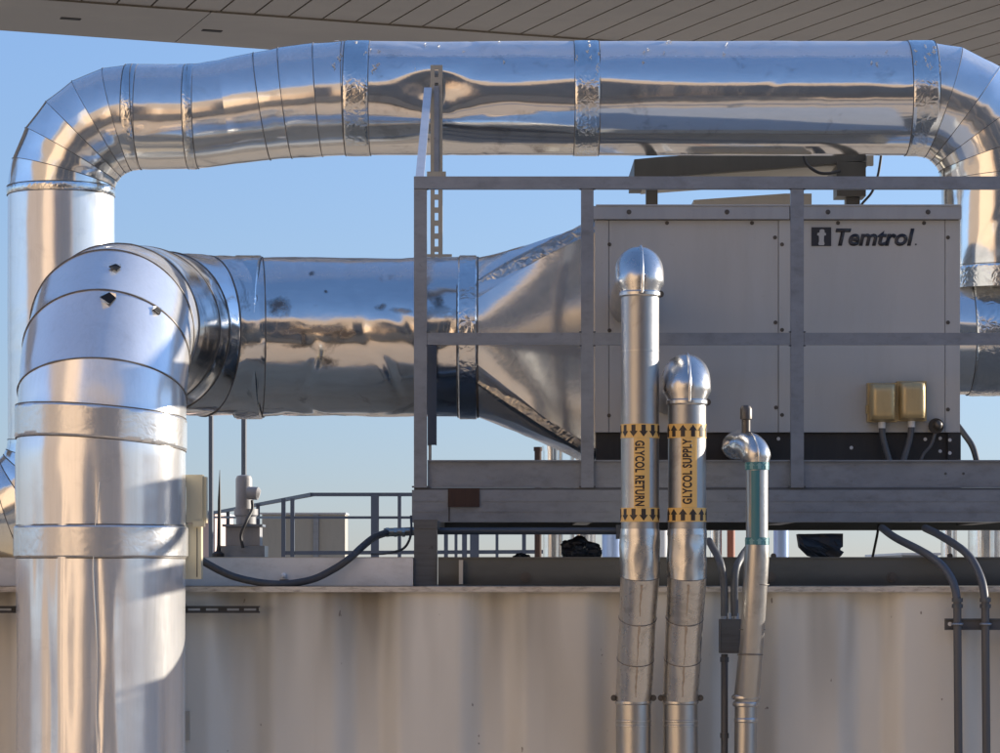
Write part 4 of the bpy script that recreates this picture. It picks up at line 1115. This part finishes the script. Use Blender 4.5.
# ---- thin insulated pipe with teal label
YG3 = -0.90
def thin_pipe():
    k3 = (D + YG3) / F; X = PX(757, YG3); r = 11 * k3
    t = thing('thin_pipe', (PX(745, YG2), YG2, 0), 'thin silver pipe with a teal label and a small brown valve above its elbow', 'pipe')
    ze = PZ(462, YG3)
    link('upright', tube([(X, YG3, ze), (X, YG3, PZ(546, YG3))], r, 36), 'alu_pipe', t, smooth=True)
    link('lower_jacket', tube([P(757, 545, YG3), P(756.5, 560, YG3), P(752, 640, -0.85), P(746.5, 698, YG2)], [r + 0.003, r + 0.005, r + 0.003, 13 * k3], 36), 'alu_pipe', t, smooth=True)
    link('lower_pipe', tube([P(746, 700, YG2), P(745, 790, YG2), Vector((PX(745, YG2), YG2, 0))], [11.3 * k3] * 3, 36), 'alu_pipe', t, smooth=True)
    for py, rr in ((697, 14.5), (704, 13.5), (720, 12.2)):
        c = P(746, py, YG2); link('collar', tube([c + Vector((0, 0, 0.008)), c + Vector((0, 0, 0.004)), c - Vector((0, 0, 0.004)), c - Vector((0, 0, 0.008))], [rr * k3 - 0.003, rr * k3, rr * k3, rr * k3 - 0.003], 36), 'cast', t, smooth=True)
    for py in (585, 630, 655):
        c = P(757 - (py - 575) * 0.085, py, YG3 + (py - 560) * 0.0007); link('seam_bead', tube([c, c + Vector((0, 0, 0.003))], r + 0.0065, 36), 'seam', t, smooth=True)
    Re = 14.5 * k3; rb = 0.052
    arc = [Vector((X - rb * 0.55 * (1 - math.cos(a)), YG3 + rb * (1 - math.cos(a)), ze + rb * math.sin(a))) for a in [math.pi / 2 * k / 12 for k in range(13)]]
    el = link('elbow', tube([Vector((X, YG3, ze - 0.01))] + arc, [r + 0.002] + [min(Re, r + 0.003 + (Re - r) * k / 3) for k in range(13)], 36), 'cast', t, smooth=True)
    rib = [p + Vector((0.05, -math.cos(a), math.sin(a))).normalized() * (min(Re, r + 0.003 + (Re - r) * k / 3) + 0.001) for k, (p, a) in enumerate(zip(arc, [math.pi / 2 * k / 12 for k in range(13)]))]
    link('seam_rib', tube(rib, 0.0025, 8), 'cast', el, smooth=True)
    e1 = arc[-1]
    bm = tube(spline([e1, e1 + Vector((-0.03, 0.10, 0.005)), P(738, 443, -0.5), P(733, 447, YA - 0.02)], 10), 13 * k3, 28)
    for v in bm.verts: v.co += Vector((1, 0.3, 0.6)) * noise.noise(v.co * 40) * 0.007
    link('foil_wrap', bm, 'foil', t, smooth=True)
    vx = PX(746, YG3 + 0.03); vy = YG3 + 0.05
    vz = lambda py: PZ(py, vy)
    vx = PX(746, vy)
    v = link('valve', tube([(vx, vy, vz(436)), (vx, vy, vz(420)), (vx, vy, vz(419)), (vx, vy, vz(409)), (vx, vy, vz(406)), (vx, vy, vz(405))], [0.014, 0.014, 0.0195, 0.0195, 0.014, 0.006], 24), 'bolt', t, smooth=True)
    Rl = r + 0.0008; z = lambda py: PZ(py, YG3)
    sleeve(t, X, YG3, Rl, z(540.5), z(470.5), 'teal', 'label_strip', -0.52, 0.22)
    for a, b in ((545, 537.5), (470, 462)):
        sleeve(t, X, YG3, Rl + 0.001, z(a), z(b), 'teal', 'arrow_band')
        arrows(t, X, YG3, Rl + 0.0028, z(a), z(b), True, 'faded', n=9, shift=0.3)
    return t
thin_pipe()

# ================================================================== small conduits and junction box at the wall
yj = -0.72
jb = thing('junction_box', P(730, 655, yj), 'small dark grey junction box on the wall between the supply pipe and the thin pipe', 'junction box')
link('body', B(PX(719.5, yj), PX(741, yj), yj - 0.03, yj + 0.04, PZ(653, yj), PZ(619, yj)), 'conduit', jb, bevel=0.003)
link('cover', B(PX(720.5, yj), PX(740, yj), yj - 0.034, yj - 0.0305, PZ(652, yj), PZ(620, yj)), 'galv_dark', jb)
for bx in (724, 729, 736): link('locknut', tube([P(bx, 619, yj), P(bx, 613, yj)], 0.010, 10), 'galv', jb)
def pipe(name, pts_, r, mat, label, cat, **k):
    t = thing(name, pts_[-1], label, cat); link('conduit_run', tube(spline(pts_, 9), r, 16), mat, t, smooth=True); return t
c1 = pipe('flexible_conduit', [P(709, 541, -0.3), P(713, 548, -0.55), P(720, 562, -0.72), P(724, 585, yj), P(724.5, 616, yj)], 0.0125, 'conduit', 'dark flexible conduit curving down into the junction box close to the supply pipe', 'conduit')
c2 = pipe('flexible_conduit', [P(748, 548, -0.45), P(741, 558, -0.66), P(735, 575, yj), P(734.5, 616, yj)], 0.0125, 'conduit', 'dark flexible conduit curving from behind the thin pipe into the junction box', 'conduit')
t = thing('rigid_conduit', P(725, 753, yj), 'straight grey conduit dropping from under the junction box', 'conduit')
link('conduit_run', tube([P(724.5, 654, yj), Vector((PX(724, yj), yj, 0))], 0.0115, 16), 'conduit', t, smooth=True)
for py in (657, 733): link('coupling', tube([P(724.5, py, yj), P(724.5, py + 5, yj)], 0.0145, 16), 'galv_dark', t, smooth=True)
yv = -0.68
c3 = pipe('wall_conduit', [P(882, 528, 0.0), P(896, 538, -0.2), P(930, 556, -0.52), P(948, 573, -0.62), P(956.5, 596, yv), P(957.5, 640, yv), Vector((PX(959.5, yv), yv, 1.4)), Vector((PX(959.5, yv), yv, 0))], 0.0135, 'conduit', 'dark conduit bending from under the platform down the wall, left of the pair', 'conduit')
c4 = pipe('wall_conduit', [P(925, 528, 0.0), P(941, 536, -0.2), P(965, 552, -0.52), P(978, 571, -0.62), P(984.5, 596, yv), P(985.5, 640, yv), Vector((PX(987.5, yv), yv, 1.4)), Vector((PX(987.5, yv), yv, 0))], 0.0135, 'conduit', 'dark conduit bending from under the platform down the wall, right of the pair', 'conduit')
for c_, x_ in ((c3, 957.3), (c4, 985.3)):
    for py in (598, 604): link('coupling', tube([P(x_, py, yv), P(x_, py + 4, yv)], 0.0185, 16), 'galv_dark', c_, smooth=True)
br = thing('conduit_strut', P(980, 630, -0.64), 'dark slotted strut holding the two wall conduits at the right edge', 'strut')
ys = -0.66
link('web', B(PX(945, ys), PX(1050, ys), ys + 0.004, ys + 0.012, PZ(630, ys), PZ(618.5, ys)), 'conduit', br)
for a, b in ((618.5, 620), (628.5, 630)): link('flange', B(PX(945, ys), PX(1050, ys), ys - 0.002, ys + 0.004, PZ(b, ys), PZ(a, ys)), 'galv_dark', br)
link('slot', ball(P(950, 624, ys + 0.003), 0.007, sy=0.2), 'lightgrey', br)
for x_ in (957.5, 985.5):
    bm = bmesh.new(); arc = [Vector((PX(x_, yv) + math.sin(a) * 0.0165, yv - math.cos(a) * 0.0165, PZ(624, yv))) for a in [(-1.6 + 3.2 * k / 10) for k in range(11)]]
    tube(arc, 0.004, 8, bm); link('strap', bm, 'galv', br, smooth=True)

# ================================================================== cream enclosure on the riser's right side
ye = -0.80
cr = thing('cream_enclosure', P(196, 580, ye), 'tall narrow cream electrical enclosure beside the right flank of the riser', 'electrical box')
link('upper_box', B(PX(187, ye), PX(203.5, ye), ye - 0.03, ye + 0.03, PZ(523, ye), PZ(475, ye)), 'cream', cr, bevel=0.003)
link('lower_box', B(PX(186.5, ye), PX(202, ye), ye - 0.026, ye + 0.03, PZ(579, ye), PZ(524, ye)), 'cream', cr, bevel=0.003)
link('hood', B(PX(203.7, ye), PX(207, ye), ye - 0.02, ye + 0.025, PZ(523, ye), PZ(477, ye)), 'cream', cr, bevel=0.005)
link('hinge', B(PX(194, ye), PX(206, ye), ye - 0.036, ye - 0.0305, PZ(527, ye), PZ(521, ye)), 'cream', cr, bevel=0.002)
link('groove', B(PX(197.5, ye), PX(198.3, ye), ye - 0.0275, ye - 0.0262, PZ(577, ye), PZ(528, ye)), 'gap', cr)
for a, b in ((487, 475), (527, 515)): link('bracket', B(PX(183.5, ye), PX(187, ye), ye - 0.02, ye + 0.02, PZ(a, ye), PZ(b, ye)), 'black', cr)

# ================================================================== things on the roof behind
yp = 1.15
vt = thing('exhaust_fan', P(245, 556, yp), 'small light grey domed vent with motor standing on the container roof', 'vent')
k = (D + yp) / F
zb_ = z1c
link('base', B(PX(222, yp), PX(266, yp), yp - 0.07, yp + 0.10, zb_ - 0.09, PZ(546, yp)), 'galv', vt, bevel=0.003)
link('housing', B(PX(227, yp), PX(261, yp), yp - 0.06, yp + 0.07, PZ(545.8, yp), PZ(527, yp)), 'vent', vt, bevel=0.003)
link('flange', B(PX(224, yp), PX(264, yp), yp - 0.075, yp + 0.085, PZ(526.8, yp), PZ(524.5, yp)), 'galv', vt)
link('neck', tube([P(246, 524, yp), P(246, 517, yp), P(246, 515, yp), P(246, 509, yp)], [10 * k, 10 * k, 12 * k, 12 * k], 28), 'vent', vt, smooth=True)
link('cylinder', tube([P(244, 509, yp), P(244, 479, yp), P(244, 476, yp), P(244, 475, yp)], [8.3 * k, 8.3 * k, 7 * k, 3 * k], 28), 'vent', vt, smooth=True)
link('motor', tube([P(248, 493, yp - 0.05), P(258, 493.5, yp - 0.06), P(260, 494, yp - 0.06)], [6.5 * k, 6.5 * k, 4 * k], 20), 'vent', vt, smooth=True)
link('cable', tube(spline([P(252, 500, yp - 0.07), P(252, 510, yp - 0.07), P(246, 522, yp - 0.10), P(241, 535, yp - 0.10), P(243, 548, yp - 0.1)], 8), 0.006, 10), 'rubber', vt, smooth=True)
for x_, h0, Y_, lab, r_ in ((211, 380, 3.0, 'thin dark mast standing close to the right side of the riser', 0.011), (244, 380, 2.6, 'thin dark mast rising behind the domed vent', 0.012)):
    t = thing('antenna_mast', Vector((PX(x_, Y_), Y_, 0)), lab, 'mast')
    link('pole', tube([Vector((PX(x_, Y_), Y_, 0)), P(x_, h0, Y_)], r_, 12), 'bluesteel', t, smooth=True)
    link('base_plate', B(PX(x_, Y_) - 0.08, PX(x_, Y_) + 0.08, Y_ - 0.08, Y_ + 0.08, 0.0, 0.02), 'bluesteel', t)
t = thing('spike_whip', P(219, 556, 1.0), 'short tapering black spike on the roof between the mast and the vent', 'antenna')
link('whip', tube([P(218, 556, 1.0), P(219, 545, 1.0), P(219.3, 500, 1.0), P(219.8, 470, 1.0)], [0.010, 0.008, 0.006, 0.001], 10), 'black', t, smooth=True)
link('foot', tube([Vector((PX(218, 1.0), 1.0, zb_ - 0.10)), P(218, 553.5, 1.0), P(218, 551, 1.0)], [0.026, 0.024, 0.008], 14), 'black', t, smooth=True)

# ---- far walkway railing
YFR = 9.0
fr_ = thing('walkway_railing', Vector((PX(400, YFR), YFR, 0)), 'blue grey pipe railing of a walkway beyond the container, left of the platform', 'railing')
def rb_(a, b, w_, nm, Y2=None): link(nm, obox(a, b, w_, w_, bm=None), 'bluesteel', fr_)
kk = (D + YFR) / F
rb_(P(312, 494.5, YFR), P(660, 494.5, YFR), 3.6 * kk, 'handrail')
rb_(P(312, 494.5, YFR), P(197, 516, YFR + 7), 3.8 * kk, 'handrail')
rb_(P(284, 517.5, YFR), P(660, 517.5, YFR), 2.6 * kk, 'mid_rail')
rb_(P(284, 517.5, YFR), P(190, 517.2, YFR + 7), 2.6 * kk, 'mid_rail')
rb_(P(282, 553, YFR), P(700, 551, YFR), 3.8 * kk, 'bottom_rail')
for x_, wd, nm in ((283.5, 4, 'post'), (292.5, 4, 'post'), (375, 8, 'post'), (399.5, 3.5, 'post'), (446, 4, 'post'), (456, 3, 'post'), (464.5, 5, 'post'), (474.5, 9, 'post'), (497, 3, 'baluster'), (524, 4, 'baluster')):
    top_ = 494 if x_ > 312 else 498.5
    link(nm, B(PX(x_ - wd / 2, YFR), PX(x_ + wd / 2, YFR), YFR - 0.02, YFR + 0.02, PZ(640, YFR), PZ(top_, YFR)), 'bluesteel', fr_)
for x_, Y_ in ((258, YFR + 2.6), (228, YFR + 5)):
    link('post', B(PX(x_ - 1.7, Y_), PX(x_ + 1.7, Y_), Y_ - 0.02, Y_ + 0.02, 0.2, PZ(510 if x_ < 240 else 504, Y_)), 'bluesteel', fr_)
link('walkway', B(PX(284, YFR), PX(700, YFR), YFR - 0.1, YFR + 1.0, PZ(650, YFR), PZ(640, YFR)), 'galv_dark', fr_)
for x_ in (300, 500, 690): link('support_leg', B(PX(x_ - 4, YFR), PX(x_ + 4, YFR), YFR + 0.3, YFR + 0.4, 0, PZ(650, YFR)), 'galv_dark', fr_)

YCB = 16.0
cbn = thing('storage_unit', Vector((PX(305, YCB), YCB + 0.4, 0)), 'plain cream storage container in the distance behind the railing', 'container')
for a, b in ((262, 313), (319, 345)):
    link('panel', B(PX(a, YCB), PX(b, YCB), YCB, YCB + 0.5, 0, PZ(514.5, YCB)), 'tanpanel', cbn)
link('door_frame', B(PX(313.2, YCB), PX(318.8, YCB), YCB - 0.02, YCB + 0.5, 0, PZ(514.5, YCB)), 'galv', cbn)
link('roof_edge', B(PX(260, YCB), PX(346, YCB), YCB - 0.03, YCB + 0.52, PZ(514.3, YCB), PZ(512.6, YCB)), 'lightgrey', cbn)
YPK = 19.0
link_ = thing('pink_shed', Vector((PX(205, YPK), YPK, 0)), 'small pale pink shed far off beside the riser', 'shed')
M['pink'] = mat_paint('pink_render', (0.62, 0.46, 0.40), 0.8, 0.04)
link('wall', B(PX(185, YPK), PX(215, YPK), YPK, YPK + 2, 0, PZ(514, YPK)), 'pink', link_)
link('roof', B(PX(183, YPK), PX(216, YPK), YPK - 0.1, YPK + 2.1, PZ(513.8, YPK), PZ(511, YPK)), 'lightgrey', link_)

# ---- vertical ducts in the background
YBD = 3.2
def vpipe(nm, px, wpx, top, mat, label, Y=YBD, cat='duct'):
    k_ = (D + Y) / F
    t = thing(nm, Vector((PX(px, Y), Y, 0)), label, cat)
    r_ = wpx / 2 * k_
    link('pipe_body', tube([Vector((PX(px, Y), Y, 0)), P(px, top, Y)], r_, 36), mat, t, smooth=True)
    link('cap_ring', tube([P(px, top + 4, Y), P(px, top, Y)], r_ + 0.004, 36), mat, t, smooth=True)
    return t
vpipe('background_pipe', 538, 7, 447, 'rust', 'slim dark brown background pipe whose top shows under the transition duct', YBD + 0.5, 'pipe')
vpipe('background_duct', 553, 20, 446, 'alu', 'silver background duct just right of the slim brown pipe')
vpipe('background_duct', 583, 26, 430, 'alu', 'silver background duct standing behind the second guard post')
vpipe('background_duct', 612, 20, 440, 'sky_tint', 'bluish background duct showing left of the glycol return pipe', YBD + 0.4)
vpipe('background_duct', 661, 14, 480, 'lightgrey', 'pale background duct in the gap between the two glycol pipes')
vpipe('background_duct', 716, 12, 480, 'alu', 'silver background duct right of the glycol supply pipe')
vpipe('background_pipe', 731, 8, 480, 'redbrown', 'narrow red brown background pipe left of the thin pipe', YBD, 'pipe')
vpipe('background_duct', 781, 15, 480, 'sky_tint', 'bluish background duct right of the thin pipe')
vpipe('background_duct', 949, 16, 500, 'alu', 'silver background duct between the two wall conduits', YBD + 1)
vpipe('background_duct', 985, 34, 500, 'alu', 'broad silver background duct at the right edge under the platform', YBD + 1.3)
YFB = 14
t = thing('flat_roof_unit', Vector((PX(915, YFB), YFB, 0)), 'low pale flat roof in the distance under the platform at the right', 'building')
link('wall', B(PX(902, YFB), PX(938, YFB), YFB, YFB + 2, 0, PZ(555.5, YFB)), 'galv', t); link('roof', B(PX(898, YFB), PX(940, YFB), YFB - 0.2, YFB + 2.2, PZ(555.3, YFB), PZ(553, YFB)), 'lightgrey', t)
setp(link('guy_rod', tube([P(872, 560, 0.9), P(877, 536, 0.9), P(879, 524, 0.9)], 0.005, 8), 'black', None), 'thin black slanting rod under the right half of the platform', 'rod')

# ---- black plastic bags
def blob(name, cx, cy, w_, h_, Y, label, pts_=None, seed=0):
    k_ = (D + Y) / F; bm = bmesh.new()
    g = bmesh.ops.create_icosphere(bm, subdivisions=4, radius=1)
    c = P(cx, cy, Y)
    for v in bm.verts:
        n_ = 1 + 0.35 * noise.noise(v.co * 1.6 + Vector((seed, 0, 0))) + 0.12 * noise.noise(v.co * 5 + Vector((0, seed, 0)))
        v.co = c + Vector((v.co.x * w_ / 2 * k_ * n_, v.co.y * 0.07 * n_, v.co.z * h_ / 2 * k_ * n_))
    return setp(link(name, bm, 'bag', None, smooth=False), label, 'plastic bag')
blob('plastic_bag', 580, 550, 40, 24, 0.1, 'crumpled black bag lying under the platform left of the glycol return pipe', seed=1)
blob('plastic_bag', 521, 557, 16, 7, 0.1, 'tiny flattened black bag under the platform below the transition duct', seed=4)
yb3 = 0.05
o = [(797, 534), (842, 534), (834, 541), (836, 545), (842, 547), (838, 549), (843, 552), (840, 556), (833, 560), (828, 556), (824, 553), (817, 558), (808, 556), (799, 547)]
bm = poly([(PX(a, yb3), PZ(b, yb3)) for a, b in o], yb3 - 0.03, yb3 + 0.03)
bmesh.ops.triangulate(bm, faces=bm.faces[:]); bmesh.ops.subdivide_edges(bm, edges=bm.edges[:], cuts=3, use_grid_fill=True)
for v in bm.verts: v.co += Vector((0.3, 2.2, 0.3)) * noise.noise(v.co * 22) * 0.012
setp(link('plastic_bag', bm, 'bag', None), 'ragged black bag hanging under the platform right of the thin pipe', 'plastic bag')

# ================================================================== equipment stand above/behind the unit
ye2 = 1.76
es = thing('equipment_stand', P(750, 300, ye2), 'dark flat equipment panel on two posts showing above the air unit', 'equipment stand')
link('panel', poly([(PX(a, ye2), PZ(b, ye2)) for a, b in ((634, 160), (660, 157.5), (800, 150), (872, 150), (872, 161), (838, 163), (836, 164), (660, 177.5), (634, 177.5))], ye2 - 0.02, ye2 + 0.5), 'darkpanel', es, bevel=0.002)
link('panel_lip', poly([(PX(a, ye2), PZ(b, ye2)) for a, b in ((646, 179.0), (836, 165.5), (836, 164.2), (646, 177.7))], ye2 + 0.0, ye2 + 0.48), 'tanpanel', es)
link('post', B(PX(646.5, ye2), PX(658, ye2), ye2 + 0.02, ye2 + 0.08, bz1, PZ(178, ye2)), 'darkpanel', es)
link('head_block', B(PX(836, ye2), PX(865, ye2), ye2 - 0.03, ye2 + 0.1, PZ(197, ye2), PZ(163, ye2)), 'darkpanel', es, bevel=0.002)
link('end_plate', B(PX(865.2, ye2), PX(872, ye2), ye2 - 0.05, ye2 - 0.022, PZ(167, ye2), PZ(150, ye2)), 'tanpanel', es)
link('post', B(PX(846, ye2), PX(860, ye2), ye2, ye2 + 0.06, bz1, PZ(197.2, ye2)), 'darkpanel', es)
ye3 = 1.5
tb = thing('vent_hood', P(757, 215, ye3), 'low tan box with sloping top peeking over the roof of the air unit', 'vent hood')
link('hood_body', poly([(PX(a, ye3), PZ(b, ye3)) for a, b in ((697, 300), (817, 300), (817, 187), (790, 187), (697, 193.5))], ye3 + 0.2, ye3 + 0.5), 'tanpanel', tb)
link('base', B(PX(821, ye3), PX(833, ye3), ye3 + 0.2, ye3 + 0.25, PZ(300, ye3), PZ(199, ye3)), 'bluesteel', tb)
setp(link('looped_wire', tube(spline([P(803, 150, ye2 - 0.06), P(806, 163, ye2 - 0.06), P(817, 172, ye2 - 0.06), P(828, 173.5, ye2 - 0.06), P(840, 171, ye2 - 0.045)], 8), 0.0065, 10), 'rubber', None, smooth=True), 'black wire looping below the overhead duct to the dark block', 'cable')
setp(link('slanted_wire', tube(spline([P(882, 150, ye2 - 0.04), P(878, 175, ye2 - 0.04), P(872, 192, ye2 - 0.04), P(862, 204, ye2 - 0.04), P(856, 215, ye2 - 0.04)], 8), 0.0055, 10), 'rubber', None, smooth=True), 'black wire slanting down right of the dark block above the unit', 'cable')
S.render.engine = 'CYCLES'
try:
    S.cycles.max_bounces = 10; S.cycles.glossy_bounces = 6
except Exception: pass
